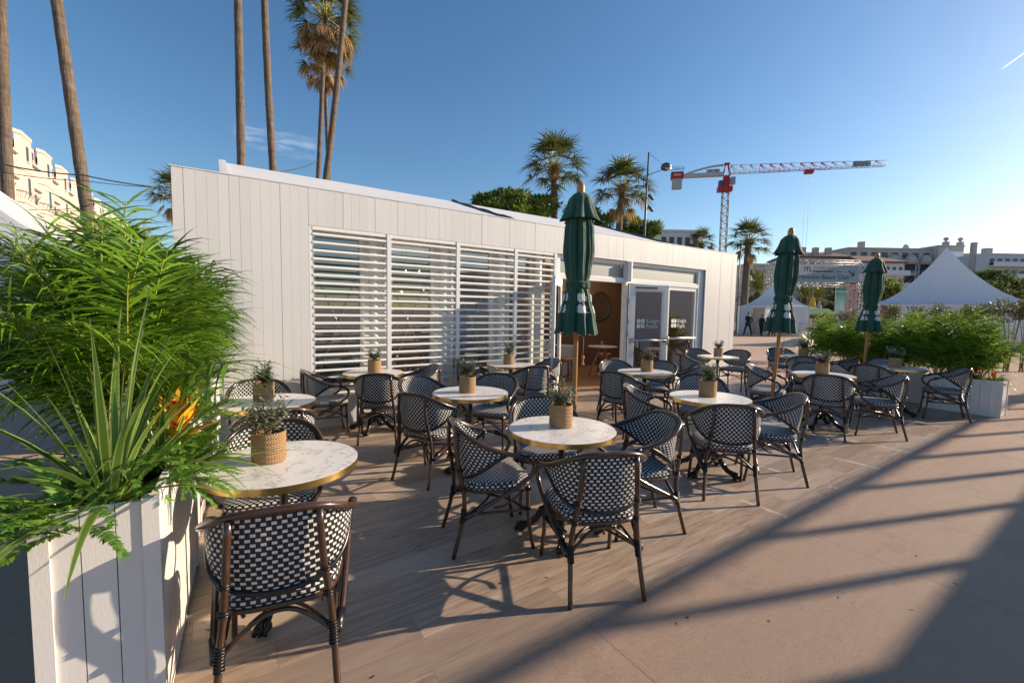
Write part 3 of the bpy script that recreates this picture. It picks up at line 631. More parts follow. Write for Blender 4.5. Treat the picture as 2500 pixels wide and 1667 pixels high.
# ------------------------------------------------------------------ bistro armchair (faces local +Y)
def mir(P): return [(-x, y, z) for x, y, z in P]
def make_chair():
    t = thing('bistro_armchair', 'rattan bistro armchair', 'chair', (0, 0, 0), 0, 'black and white rattan armchairs on the terrace')
    half = [(0, -.275, .815), (.10, -.270, .811), (.18, -.242, .791), (.242, -.182, .754), (.277, -.09, .709), (.289, .02, .671), (.287, .12, .643), (.281, .185, .608), (.276, .212, .562), (.272, .195, .512), (.266, .145, .468), (.256, .06, .412), (.242, -.05, .350), (.226, -.16, .290), (.214, -.225, .255)]
    rail = spline(mir(half[1:])[::-1] + half, 5)
    a = MB(); a.tube(rail, .0150, 10); a.build('arm_rail', 'cane', t)
    # woven back: between the rail and a dipping lower curve
    tc = spline([(-.272, .03, .662), (-.258, -.085, .699), (-.225, -.170, .744), (-.168, -.226, .782), (-.095, -.250, .801), (0, -.256, .806), (.095, -.250, .801), (.168, -.226, .782), (.225, -.170, .744), (.258, -.085, .699), (.272, .03, .662)], 4)
    bc = spline([(-.272, .03, .658), (-.262, -.05, .612), (-.238, -.125, .555), (-.185, -.185, .508), (-.10, -.222, .484), (0, -.232, .478), (.10, -.222, .484), (.185, -.185, .508), (.238, -.125, .555), (.262, -.05, .612), (.272, .03, .658)], 4)
    nv = 9; P = []; UV = []; u = 0.
    for i in range(len(tc)):
        if i: u += (tc[i]-tc[i-1]).length
        row = []; ur = []
        for j in range(nv):
            s = j/(nv-1); p = tc[i].lerp(bc[i], s); c = Vector((0, .15, p.z)); o = (p-c); o.z = 0; o = o.normalized()*.010*sin(pi*s)
            row.append(p+o); ur.append((u, (tc[i]-bc[i]).length*(1-s)+bc[i].z*0))
        P.append(row); UV.append([(q[0], P[i][j].z) for j, q in enumerate(ur)])
    b = MB(); b.grid(P, UV)
    P2 = [[p + Vector((0, .15, 0)).normalized()*0 + (Vector((0, .15, p.z))-p).normalized()*.009 for p in row] for row in P]
    b.grid(P2, UV, flip=True); bk = b.build('backrest', 'weave', t)
    e = MB(); e.tube([p for p in bc], .0125, 7)
    e.tube([p+Vector((0, 0, .004)) for p in tc], .0095, 6); e.build('edging', 'wrap', bk)
    # seat
    out = []
    n = 40
    for k in range(n):
        a_ = 2*pi*k/n; c, s_ = cos(a_), sin(a_); ex = .42
        x = math.copysign(abs(c)**ex, c); y = math.copysign(abs(s_)**ex, s_)
        yy = .008+.222*y; hw = .236 if yy > .0 else .236-.036*(-yy/.214)
        out.append(Vector((x*hw, yy, 0)))
    b = MB(); rings = [(0.02, .468), (.35, .467), (.7, .466), (.93, .463), (.985, .455), (1., .444), (1., .425), (.97, .418)]
    per = [0.]
    for k in range(n): per.append(per[-1]+(out[(k+1) % n]-out[k]).length)
    P = []; UV = []
    for k in range(n+1):
        q = out[k % n]; P.append([(q.x*s_, q.y*s_, z) for s_, z in rings])
        row = []
        for s_, z in rings:
            row.append((q.x*s_, q.y*s_))
        UV.append(row)
    b.grid([r[:5] for r in P], [r[:5] for r in UV], flip=True)
    b.grid([r[4:] for r in P], [[(per[k], .45-z) for s_, z in rings[4:]] for k in range(n+1)], flip=True)
    b.poly([p[0] for p in P[:-1]], [(p[0][0], p[0][1]) for p in P[:-1]]); b.build('seat', 'weave', t)
    b = MB(); b.tube([(p.x*.965, p.y*.965, .408) for p in out], .0125, 7, True); b.build('seat_frame', 'cane', t)
    for sx in (-1, 1):
        b = MB(); b.tube(spline([(sx*.150, -.268, .795), (sx*.160, -.268, .62), (sx*.176, -.238, .46), (sx*.188, -.226, .36), (sx*.196, -.232, .26), (sx*.203, -.262, .13), (sx*.212, -.298, 0)], 3), [.0140]*18+[.0132], 9); lg = b.build('leg', 'cane', t)
        w = MB(); ws = [w]
        for z in [.222+.0115*k for k in range(8)]:
            f_ = (.36-z)/.1 if z > .26 else 1+(.26-z)/.13
            y = -.226-.006*min(1, max(0, f_)) - (.03*max(0, (.26-z))/.13); x = sx*(.188+.008*min(1, max(0, f_)))
            w.tube([(x+.0158*cos(2*pi*k/10), y+.0158*sin(2*pi*k/10), z) for k in range(10)], .0048, 4, True)
        for z, x, y in ((.555, .169, -.254), (.44, .178, -.236)):
            w = MB(); ws.append(w)
            w.tube([(sx*x+.017*cos(2*pi*k/10), y+.017*sin(2*pi*k/10), z) for k in range(10)], .006, 4, True); w.tube([(sx*x+.017*cos(2*pi*k/10), y+.017*sin(2*pi*k/10), z-.011) for k in range(10)], .006, 4, True)
        for w in ws: w.build('wrapping', 'wrap', lg)
        b = MB(); b.tube(spline([(sx*.214, .19, .425), (sx*.219, .193, .30), (sx*.225, .205, .15), (sx*.232, .232, 0)], 3), .0132, 9); lg = b.build('leg', 'cane', t)
        for zz in (.395, .262):
            w = MB()
            for z in (zz, zz+.010): w.tube([(sx*.2165+.018*cos(2*pi*k/10), .192+.018*sin(2*pi*k/10), z) for k in range(10)], .0065, 4, True)
            w.build('wrapping', 'wrap', lg)
        b = MB(); b.tube([(sx*.194, -.225, .265), (sx*.219, .19, .262)], .0095, 7)
        b.tube(spline([(sx*.217, .17, .40), (sx*.19, .06, .30), (sx*.15, -.02, .268)], 4), .008, 6); b.build('stretcher', 'cane', t)
    b = MB(); b.tube(spline([(-.192, -.222, .262), (-.11, -.205, .335), (-.04, -.198, .375), (.04, -.198, .375), (.11, -.205, .335), (.192, -.222, .262)], 5), .0098, 7)
    b.tube(spline([(-.19, -.20, .262), (-.09, -.07, .285), (0, 0, .292), (.09, .10, .285), (.215, .185, .262)], 4), .009, 6)
    b.tube(spline([(.19, -.20, .262), (.09, -.07, .285), (0, 0, .3), (-.09, .10, .285), (-.215, .185, .262)], 4), .009, 6); b.build('cross_brace', 'cane', t)
    for sx in (-1, 1):   # bound elbows where arm meets its loop
        w = MB(); w.tube([(sx*.2875, .10, .650), (sx*.2845, .150, .629)], .0195, 9); w.build('arm_binding', 'wrap', t)
        w = MB(); w.tube([(sx*.226, -.15, .296), (sx*.206, -.228, .25)], .020, 8); w.build('arm_binding', 'wrap', t)
    return t
# (x, y, facing degrees, what singles it out)
CH = [
 (.605, -3.965, 79, 'rattan armchair with its back to the viewer, nearest chair, beside the white planter'),
 (.64, -3.06, 259, 'rattan armchair facing the viewer from behind the nearest table by the white planter'),
 (.71, -1.14, 272, 'rattan armchair against the boarded wall behind the second table from the white planter'),
 (.74, -2.22, 90, 'rattan armchair with its back rail showing below the second table along the left planter'),
 (1.46, -.38, -4, 'rattan armchair side on at the left of the table under the first louvred window'),
 (1.975, -.80, 68, 'rattan armchair seen from behind at the table under the first louvred window'),
 (2.56, -.52, 172, 'rattan armchair on the right of the table under the first louvred window'),
 (3.62, -.22, -28, 'rattan armchair mostly hidden by a potted plant, left of the last louvred window'),
 (4.58, -.60, 168, 'rattan armchair beside the open left door leaf'),
 (4.06, -1.02, 78, 'rattan armchair seen from behind at the table by the last louvred window'),
 (2.24, -1.66, 288, 'rattan armchair behind the middle-left table, half hidden by its marble top'),
 (2.03, -2.24, 27, 'rattan armchair seen from behind at the left front of the middle-left table'),
 (2.93, -1.83, 217, 'rattan armchair facing left at the right of the middle-left table'),
 (2.60, -3.24, 244, 'rattan armchair facing the viewer behind the front centre table'),
 (1.93, -3.50, -16, 'rattan armchair at the left of the front centre table'),
 (2.93, -3.90, 156, 'rattan armchair at the right of the front centre table, its back towards the right'),
 (2.21, -4.18, 67, 'rattan armchair with its back to the viewer at the edge of the deck, front centre'),
 (5.48, -1.42, 254, 'rattan armchair facing the viewer before the doorway'),
 (4.77, -2.12, 10, 'rattan armchair seen from behind at the left of the table outside the doorway'),
 (5.93, -1.74, 196, 'rattan armchair at the far right of the table outside the doorway'),
 (5.84, -2.36, 152, 'rattan armchair squeezed between the doorway table and the middle-right table'),
 (5.10, -3.04, 218, 'rattan armchair facing the viewer behind the middle-right table'),
 (4.05, -3.15, -50, 'rattan armchair at the left back of the middle-right table'),
 (4.10, -3.90, 45, 'rattan armchair with its back to the viewer at the middle-right table'),
 (4.81, -3.94, 128, 'rattan armchair side on at the right of the middle-right table'),
 (7.84, -.96, -18, 'rattan armchair left of the table at the right end of the pavilion'),
 (8.80, -.62, 238, 'rattan armchair against the right end of the boarded wall'),
 (9.34, -1.06, 190, 'rattan armchair facing left at the corner of the pavilion'),
 (10.95, -1.25, 222, 'rattan armchair behind the second parasol pole, farthest from the viewer'),
 (9.62, -2.26, 25, 'rattan armchair seen from behind beyond the right-hand table, near the far planter'),
 (10.42, -2.55, 108, 'rattan armchair against the far planter, behind a potted plant'),
 (7.12, -2.80, -74, 'rattan armchair just behind the second parasol pole'),
 (8.02, -3.02, 210, 'rattan armchair facing the viewer behind the table next to the second parasol'),
 (7.06, -3.60, 19, 'rattan armchair with its back to the viewer at the table next to the second parasol'),
 (7.65, -3.94, 118, 'rattan armchair in the shade right of the table next to the second parasol'),
 (9.08, -3.46, 2, 'rattan armchair in the shade left of the last table by the right planter'),
 (10.15, -3.32, 200, 'rattan armchair behind the last table, against the right planter'),
 (9.82, -4.15, 110, 'rattan armchair standing alone side on in front of the right planter'),
]
chair0 = make_chair()
for i, (x, y, a, lab) in enumerate(CH):
    place(chair0 if i == 0 else copy_tree(chair0), (x, y, .010), radians(a-90), lab)

# ------------------------------------------------------------------ round tables
def make_table():
    t = thing('bistro_table', 'round marble bistro table', 'table', (0, 0, 0), 0, 'round marble tables on the terrace')
    r = .372
    a = MB(); a.lathe([(0, .716), (r-.004, .716), (r-.0015, .7175), (r-.0015, .7485), (r-.0035, .750), (0, .750)], (0, 0, 0), 64); tp = a.build('tabletop', 'marble', t, sharp=30)
    a = MB(); a.lathe([(r-.001, .7155), (r+.0008, .7155), (r+.0008, .7492), (r-.001, .7492)], (0, 0, 0), 64, False); a.build('edge_band', 'brass', t, sharp=30)
    a = MB(); a.lathe([(.16, .714), (.16, .706), (.045, .700), (.032, .66), (.021, .63), (.021, .36), (.032, .345), (.032, .325), (.022, .31), (.03, .24), (.048, .20), (.05, .17), (.036, .13), (.02, .11)], (0, 0, 0), 14); a.build('column', 'black', t, sharp=45)
    for k in range(4):
        an = k*pi/2+pi/4; c, s_ = cos(an), sin(an); a = MB()
        P = spline([(.03, .185), (.075, .20), (.12, .165), (.165, .10), (.215, .062), (.262, .050)], 4)if False else spline([(.03*c, .03*s_, .19), (.08*c, .08*s_, .195), (.125*c, .125*s_, .155), (.17*c, .17*s_, .095), (.215*c, .215*s_, .058), (.262*c, .262*s_, .046)], 4)
        a.tube(P, [.021+.007*abs(sin(i*1.15)) for i in range(len(P))], 8)
        a.ball((.272*c, .272*s_, .030), .034, 10, 6, (1.25, 1, .86))
        for q in (-.5, 0, .5): a.tube([(.255*cos(an+q*.08), .255*sin(an+q*.08), .062), (.300*cos(an+q*.16), .300*sin(an+q*.16), .046), (.312*cos(an+q*.16), .312*sin(an+q*.16), .014)], .010, 6)
        a.ball((.13*c, .13*s_, .162), .026, 8, 5); a.build('leg', 'black', t)
    return t
TB = [(.66, -3.47, 'nearest round marble table, beside the white planter'), (.73, -1.77, 'round marble table second along the left planter, before the boarded wall'), (2.01, -.44, 'round marble table under the first louvred window'),
 (4.08, -.49, 'round marble table at the last louvred window, left of the open door'), (2.45, -2.23, 'round marble table in the middle left of the deck'), (2.37, -3.72, 'round marble table front centre with four chairs around it'),
 (5.30, -2.04, 'round marble table in front of the doorway'), (4.39, -3.57, 'round marble table middle right, left of the second parasol'), (8.42, -1.24, 'round marble table at the right end of the pavilion'),
 (10.18, -1.97, 'round marble table beside the far planter, right behind the second parasol'), (7.42, -3.40, 'round marble table just right of the second parasol'), (9.53, -3.64, 'round marble table in the shade against the right planter')]
tb0 = make_table()
for i, (x, y, lab) in enumerate(TB): place(tb0 if i == 0 else copy_tree(tb0), (x, y, .010), radians([18, 40, 10, 25, 62, 8, 33, 55, 70, 20, 48, 30][i]), lab)

# ------------------------------------------------------------------ olive plants in jute pots
def make_pot(seed, n):
    q = random.Random(seed); t = thing('potted_olive', 'small olive plant in a jute pot', 'potted plant', (0, 0, 0), 0, 'potted olive plants on the tables')
    a = MB(); r = .083; h = .158; a.lathe([(r*.96, 0), (r*1.0, .02), (r, h*.5), (r*.99, h-.01), (r*.985, h), (r*.93, h), (r*.92, h-.03)], (0, 0, 0), 32, False); a.poly([(r*.96*cos(2*pi*k/24), r*.96*sin(2*pi*k/24), .001) for k in range(24)]); a.build('pot', 'jute', t, sharp=50)
    a = MB(); a.poly([(r*.935*cos(2*pi*k/20), r*.935*sin(2*pi*k/20), h-.024) for k in range(20)])
    for k in range(26): a.ball((q.uniform(-.055, .055), q.uniform(-.055, .055), h-.024), q.uniform(.006, .013), 6, 4)
    a.build('soil', 'soil', t)
    a = MB(); tips = []
    for k in range(13):
        an = q.uniform(0, 2*pi); rr = q.uniform(.045, .118); z = q.uniform(.208, .325)
        P = spline([(.005*cos(an), .005*sin(an), h-.02), (.25*rr*cos(an+.5), .25*rr*sin(an+.5), h+.03), (.6*rr*cos(an+.2), .6*rr*sin(an+.2), h+(z-h)*.6), (rr*cos(an), rr*sin(an), z)], 3)
        a.tube(P, [.0055-.004*i/len(P) for i in range(len(P))], 5); tips.append(P)
    a.build('stem', 'bark', t)
    a = MB()
    for k in range(n):
        P = q.choice(tips); i = q.randint(3, len(P)-1); p = P[i]+Vector((q.gauss(0, .018), q.gauss(0, .018), q.gauss(0, .014)))
        an = q.uniform(0, 2*pi); d = Vector((cos(an), sin(an), q.uniform(-.2, .9))); a.leaf(p, d, (0, 0, 1), q.uniform(.034, .06), q.uniform(.010, .016), .25, seg=2)
    a.build('leaves', 'olive', t); return t
protos = [make_pot(3, 620), make_pot(11, 460), make_pot(29, 540)]
POT = [(.60, -3.42, 0), (.70, -1.70, 1), (2.03, -.42, 2), (4.06, -.47, 1), (2.43, -2.20, 0), (2.40, -3.67, 2), (5.36, -2.02, 1), (4.42, -3.53, 0), (8.46, -1.22, 2), (10.22, -1.98, 0), (7.44, -3.38, 1), (9.52, -3.62, 2)]
used = set()
for i, (x, y, k) in enumerate(POT):
    o = protos[k] if k not in used else copy_tree(protos[k]); used.add(k)
    tn = TB[i][2]; place(o, (x, y, .761), R.uniform(0, 6), 'jute potted olive on the '+tn.replace(' with four chairs around it', '').replace('round marble table ', 'table ').replace('nearest table', 'nearest table'))

# ------------------------------------------------------------------ folded parasols
def canopy_r(th, z, ph):
    ks = [(1.34, .180, .44), (1.50, .160, .42), (1.70, .122, .34), (1.80, .104, .12), (1.86, .104, .10), (1.95, .116, .30), (2.15, .132, .42), (2.35, .122, .44), (2.52, .100, .3), (2.62, .06, .1)]
    for (z0, r0, a0), (z1, r1, a1) in zip(ks, ks[1:]):
        if z <= z1 or z1 == 2.62:
            t = max(0, min(1, (z-z0)/(z1-z0))); t = t*t*(3-2*t); r = r0+(r1-r0)*t; a = a0+(a1-a0)*t; break
    f = abs(sin(4*th+ph+.22*sin(3*z)+.18*sin(2*th+1.)+.12*sin(3*th))); w = sqrt(f+.01)*1.25-.85+.10*sin(24*th+5*z)
    return r*(1+a*w)
def make_umbrella():
    t = thing('folded_parasol', 'folded dark green parasol', 'parasol', (0, 0, 0), 0, 'folded green parasols on the deck')
    a = MB(); a.lathe([(.0245, .06), (.0245, 2.70), (.040, 2.705), (.041, 2.765), (.034, 2.80), (.016, 2.818), (0, 2.822)], (0, 0, 0), 16); a.build('pole', 'pole', t, sharp=50)
    P = []; n = 128; m_ = 40
    for i in range(m_+1):
        z = 1.34+(2.6-1.34)*i/m_; row = []
        for k in range(n+1):
            th = 2*pi*k/n; r = canopy_r(th, z, 0); zz = z
            if i == 0: zz = z+.04*(1-abs(sin(4*th+.22*sin(3*z)+.18*sin(2*th+1.)+.12*sin(3*th))))
            row.append((r*cos(th), r*sin(th), zz))
        P.append(row)
    a = MB(); a.grid(P, flip=False)
    a.grid([[(x*.94, y*.94, z+.003) for x, y, z in r] for r in P[:12]], flip=True)
    can = a.build('canopy', 'green', t)
    P = []
    for i in range(15):
        s_ = i/14; z = 2.715-.25*s_; row = []
        for k in range(n+1):
            th = 2*pi*k/n; r = .042+.062*min(1, s_*4)**.6+.032*s_+.036*s_**3; r *= 1+.30*s_*(abs(sin(4*th+.9))*1.5-.9)
            row.append((r*cos(th), r*sin(th), z-.02*s_*abs(sin(4*th+.9))))
        P.append(row)
    a = MB(); a.grid(P, flip=True); a.grid([[(x*.97, y*.97, z-.002) for x, y, z in r] for r in P]); a.build('vent_cap', 'green', t)
    a = MB()
    for zz in (1.805, 1.825, 1.845): a.tube([((canopy_r(2*pi*k/48, zz, 0)*.97+.008)*cos(2*pi*k/48), (canopy_r(2*pi*k/48, zz, 0)*.97+.008)*sin(2*pi*k/48), zz) for k in range(48)], .0125, 5, True)
    a.build('tie_band', 'green', t)
    # printed emblem and letters that lie on the folds
    a = MB()
    def put(mb, th0, z0):
        n0 = len(a.v)
        for x, y, z in mb.v:
            zz = z0+z; th = th0+x/.165; r = canopy_r(th, zz, 0)+.004; a.v.append((r*cos(th), r*sin(th), zz))
        for f in mb.f: a.face([n0+i for i in f])
    def fan_poly(P, div=5):
        mb = MB(); c = Vector((sum(p[0] for p in P)/len(P), 0, sum(p[1] for p in P)/len(P)))
        for i in range(len(P)):
            p, q = Vector((P[i][0], 0, P[i][1])), Vector((P[(i+1) % len(P)][0], 0, P[(i+1) % len(P)][1]))
            for k in range(div):
                for l in range(div):
                    def g_(s_, u): return tuple(c.lerp(p.lerp(q, u), s_))
                    s0, s1, u0, u1 = k/div, (k+1)/div, l/div, (l+1)/div
                    mb.poly([g_(s0, u0), g_(s1, u0), g_(s1, u1), g_(s0, u1)] if k else [tuple(c), g_(s1, u0), g_(s1, u1)])
        return mb
    up_ = [(-.038, .015), (-.034, .075), (.004, .085), (.036, .072), (.036, .018), (.006, -.008)]
    dn_ = [(-.036, -.105), (-.038, -.05), (-.004, -.018), (.034, -.045), (.036, -.108)]
    for th0 in [k*pi/2+.35 for k in range(4)]:
        a = MB(); put(fan_poly(up_), th0, 1.66); put(fan_poly(dn_), th0, 1.66)
        for P in ([(.050, .008), (.050, .085), (.066, .085), (.066, .008)], [(.066, .045), (.066, .06), (.085, .062), (.097, .052), (.10, .008), (.086, .008), (.084, .044)],
                  [(.046, -.106), (.046, -.03), (.062, -.03), (.062, -.106)], [(.062, -.075), (.085, -.045), (.102, -.045), (.078, -.075), (.104, -.106), (.085, -.106), (.062, -.085)]): put(fan_poly(P, 3), th0, 1.66)
        a.build('printed_logo', 'ink', can)
    a = MB()
    for k in range(8): an = k*pi/4+pi/8; a.ball((.15*cos(an), .15*sin(an), 1.345), .011, 8, 5)
    a.build('rib_tip', 'alu', t)
    a = MB(); a.tube([(-.062, -.05, 1.45), (-.068, -.055, 1.25), (-.066, -.053, 1.13)], .004, 5); cd = a.build('cord', 'oakleg', t)
    a = MB(); a.lathe([(.004, .10), (.016, .09), (.016, .075), (.009, .05), (.010, .03), (.019, .01), (.015, 0), (0, 0)], (-.066, -.053, 1.03), 10); a.build('toggle', 'pole', cd)
    a = MB(); a.box(-.25, .25, -.25, .25, 0, .065); b = a.build('base_slab', 'granite', t)
    a = MB(); a.lathe([(.09, .066), (.09, .075), (.036, .08), (.036, .33), (.03, .335), (.025, .335)], (0, 0, 0), 18); a.build('sleeve', 'alu', t, sharp=40)
    return t
u0 = make_umbrella()
UM = [(3.33, -2.77, 'folded green parasol in front of the doorway, the largest and nearest', 1., 2.25), (6.86, -2.98, 'folded green parasol in the middle, standing between the right-hand tables', .985, 2.05), (10.17, -2.99, 'folded green parasol farthest away, by the right planter', .965, 2.35)]
for i, (x, y, lab, sc, rz) in enumerate(UM):
    o = place(u0 if i == 0 else copy_tree(u0), (x, y, .010), rz, lab, None, sc)
    o.rotation_euler = (Matrix.Rotation(radians((.3, 3.2, 2.6)[i]), 3, Vector((.556, .831, 0))) @ Matrix.Rotation(rz, 3, 'Z')).to_euler()
# ------------------------------------------------------------------ planters and their plants
def make_planter(W_, L_, H_, side_trim=True):
    t = thing('planter_box', 'white planter', 'planter', (0, 0, 0), 0)
    a = MB(); th = .022
    def face_boards(axis, fixed, lo, hi, out):
        n = max(1, round((hi-lo)/.105)); w = (hi-lo)/n
        for i in range(n):
            p0, p1 = lo+i*w+.0016, lo+(i+1)*w-.0016
            if axis == 'x': a.box(p0, p1, min(fixed, fixed+out), max(fixed, fixed+out), .012, H_-.012)
            else: a.box(min(fixed, fixed+out), max(fixed, fixed+out), p0, p1, .012, H_-.012)
    face_boards('x', -L_/2+.010, -W_/2+.03, W_/2-.03, th); face_boards('x', L_/2-.010, -W_/2+.03, W_/2-.03, -th)
    face_boards('y', W_/2-.010, -L_/2+.03, L_/2-.03, -th); face_boards('y', -W_/2+.010, -L_/2+.03, L_/2-.03, th)
    a.build('boards', 'planter', t)
    b = MB(); k = .048
    for sx in (-1, 1):
        for sy in (-1, 1):
            b = MB(); x, y = sx*W_/2, sy*L_/2; b.box(min(x, x-sx*k), max(x, x-sx*k), min(y, y-sy*k), max(y, y-sy*k), 0, H_-.001); b.build('corner_trim', 'planter', t)
    if side_trim:
        for sx in (-1, 1):
            x = sx*(W_/2-.002)
            for za, zb in ((H_-.07, H_-.002), (0, .06)): b = MB(); b.box(min(x, x-sx*.018), max(x, x-sx*.018), -L_/2+k, L_/2-k, za, zb); b.build('side_trim', 'planter', t)
    c = MB(); c.box(-W_/2+.035, W_/2-.035, -L_/2+.035, L_/2-.035, .05, H_-.055); c.build('soil', 'soil', t)
    return t
LP0, LP1 = Vector((.040, -4.06)), Vector((.155, -1.50)); ldir = (LP1-LP0).normalized(); lrot = atan2(ldir.y, ldir.x)-pi/2
pl = make_planter(.33, 1.24, .89, False)
PL = [pl, copy_tree(pl), copy_tree(pl)]
for i, o in enumerate(PL):
    c = LP0 + ldir*(.62+i*1.262); place(o, (c.x-(.02 if i == 1 else .0), c.y, .006), lrot, ['tall white boarded planter nearest to the viewer at the left', 'tall white boarded planter in the middle of the left row', 'tall white boarded planter of the left row nearest to the pavilion'][i], 'tall white planters along the left of the deck')
p2 = make_planter(.47, .94, .58)
place(p2, (10.885, -4.20, .006), 0, 'low white panelled planter at the right edge of the deck, nearest end', 'low white planters along the right of the deck')
p3 = make_planter(.47, 1.10, .58); place(p3, (11.27, -3.14, .006), radians(-4), 'low white planter behind the last table at the right', 'low white planters along the right of the deck')
o = copy_tree(p3); place(o, (11.40, -2.02, .006), radians(-5), 'low white planter at the far end of the right row', 'low white planters along the right of the deck')
o = copy_tree(p3); place(o, (14.6, -4.9, .0045), radians(80), 'white planter standing apart beyond the right edge of the deck', 'white planters beyond the deck')

def frond(lf, st, base, az, el, L, nl, ll, lw, q, droop=1.1, curl=.35, start=.22, stem_r=.006, spread=(.55, .7)):
    p = Vector(base); d = Vector((cos(az)*cos(el), sin(az)*cos(el), sin(el))); pts = [p.copy()]; ns = 14
    side_t = q.uniform(-.15, .15)
    for i in range(ns):
        t = i/ns; d = (d + Vector((-sin(az)*side_t/ns, cos(az)*side_t/ns, -droop*(t**1.3)*1.6/ns))).normalized(); p = p+d*(L/ns); pts.append(p.copy())
    st.tube(pts, [stem_r*(1-.75*i/ns) for i in range(ns+1)], 5, cap=False)
    for k in range(nl):
        t = start+(1-start)*(k+.5)/nl; x = t*ns; i = min(ns-1, int(x)); b = pts[i].lerp(pts[i+1], x-i); tg = (pts[i+1]-pts[i]).normalized()
        sd = tg.cross(Vector((0, 0, 1))); sd = sd.normalized() if sd.length > .05 else Vector((-sin(az), cos(az), 0)); nrm = sd.cross(tg)
        shp = sin(pi*min(1, .12+.88*(t-start)/(1-start)))**.6 if t < .93 else .45
        for s_ in (-1, 1):
            fw = spread[0]+spread[1]*t; dr = (sd*s_ + tg*fw + nrm*q.uniform(.05, .65)).normalized()
            lf.leaf(b, dr + Vector((q.gauss(0, .07), q.gauss(0, .07), q.gauss(0, .07))), nrm, ll*max(.55, shp)*q.uniform(.8, 1.15), lw*(.5+.5*shp)*q.uniform(.8, 1.15), curl*q.uniform(.6, 1.9), seg=4, taper=.95)
def make_areca(seed, n=24, H=1.35, nl=29, ll=.50, lw=.0205):
    q = random.Random(seed); t = thing('areca_palm', 'areca palm', 'palm', (0, 0, 0), 0, 'areca palms in the planters')
    lf = MB(); st = MB()
    for k in range(n):
        az = 2*pi*k/n*2.4+q.uniform(-.3, .3); f = k/n; el = radians(90-34*f**.9+q.uniform(-6, 6)); L = H*(1.0-.20*f)*q.uniform(.78, 1.10)
        frond(lf, st, (q.gauss(0, .05), q.gauss(0, .06), -.06), az, el, L, nl, ll*H/1.35, lw, q, .6+.8*f+q.uniform(-.3, .45), 1.0, .30, .0085, (.60, .75))
    lf.build('fronds', 'areca', t); st.build('stems', 'stem', t); return t
def make_striped(seed, n=54, L=.74, mat='striped'):
    q = random.Random(seed); t = thing('striped_plant', 'striped strap-leaved plant', 'plant'); a = MB()
    for k in range(n):
        az = q.uniform(0, 2*pi); el = radians(q.uniform(28, 88)); d = (cos(az)*cos(el), sin(az)*cos(el), sin(el))
        a.leaf((.02*cos(az), .02*sin(az), -.02), d, (0, 0, 1), L*q.uniform(.65, 1.2), q.uniform(.020, .033), q.uniform(.6, 1.5), True, 9, .75)
    a.build('leaves', mat, t); return t
def make_fern(seed, n=26, L=.40):
    q = random.Random(seed); t = thing('fern', 'fern', 'fern', (0, 0, 0), 0, 'ferns spilling over the planters'); a = MB(); st = MB()
    for k in range(n):
        az = q.uniform(0, 2*pi); el = radians(q.uniform(0, 50)); frond(a, st, (q.gauss(0, .03), q.gauss(0, .05), -.01), az, el, L*q.uniform(.7, 1.2), 34, .040, .016, q, q.uniform(1.3, 2.1), .3, .08, .002)
    a.build('fronds', 'fern', t); st.build('stems', 'fern', t); return t
def make_flower(seed, mat='petal', sc=1.):
    q = random.Random(seed); t = thing('bromeliad', 'bromeliad in bloom', 'flower'); a = MB()
    for k in range(14):
        az = q.uniform(0, 2*pi); el = radians(q.uniform(20, 65)); a.leaf((0, 0, 0), (cos(az)*cos(el), sin(az)*cos(el), sin(el)), (0, 0, 1), .30*sc*q.uniform(.7, 1.1), .055*sc, .9, False, 5, .8)
    a.build('leaves', 'areca', t); b = MB()
    for k in range(13):
        az = 2*pi*k/13*2.1; f = k/13; el = radians(78-52*f+q.uniform(-8, 8)); z = .20*sc-.08*sc*f; b.leaf((.012*cos(az), .012*sin(az), z), (cos(az)*cos(el), sin(az)*cos(el), sin(el)), (0, 0, 1), .135*sc*q.uniform(.8, 1.1), .062*sc, .5, False, 5, 1.3)
    b.build('petals', mat, t); s = MB(); s.tube([(0, 0, 0), (0, 0, .21*sc)], .010*sc, 6); s.build('stem', 'stem', t); return t
ar = [make_areca(5, 38, 1.2), make_areca(17, 36, 1.18), make_areca(41, 30, 1.16), make_areca(52, 22, 1.2, 22, .60, .028), make_areca(63, 20, 1.15, 22, .60, .030)]
AR = [(-.03, -3.16, 0, .99, .89, 'areca palm nearest to the viewer in the left planters'), (-.07, -2.66, 1, 1.06, .89, 'areca palm second from the viewer in the left planters'), (-.04, -2.10, 0, 1.04, .89, 'areca palm in the middle of the left row of planters'), (.02, -1.40, 2, 1.0, .89, 'areca palm of the left planters beside the second table'), (.05, -.70, 1, .82, .89, 'areca palm of the left planters closest to the pavilion'),
      (10.90, -4.30, 3, .98, .58, 'areca palm at the nearest end of the right planters'), (10.95, -3.86, 4, .95, .58, 'areca palm behind the lone chair in the right planters'), (11.22, -3.40, 3, .93, .58, 'areca palm behind the last table in the right planters'), (11.28, -2.92, 4, .88, .58, 'areca palm just right of the farthest parasol'), (11.35, -2.42, 3, .86, .58, 'areca palm just left of the farthest parasol'), (11.45, -1.90, 4, .90, .58, 'areca palm at the far end of the right planters'), (14.5, -4.9, 3, .9, .58, 'areca palm in the white planter beyond the deck')]
used = set()
for i, (x, y, k, sc, z, lab) in enumerate(AR):
    o = ar[k] if k not in used else copy_tree(ar[k]); used.add(k); place(o, (x, y, z-.06), R.uniform(0, 6), lab, None, sc)
s0 = make_striped(2); place(s0, (.05, -3.88, .84), .4, 'striped strap-leaved plant at the near end of the left planter')
o = make_striped(9, 34, .60); place(o, (.16, -3.50, .83), 2., 'yellowish strap-leaved plant arching over the nearest table'); 
o = copy_tree(s0); place(o, (.22, -1.75, .83), 1., 'strap-leaved plant arching over the second table from the left planter')
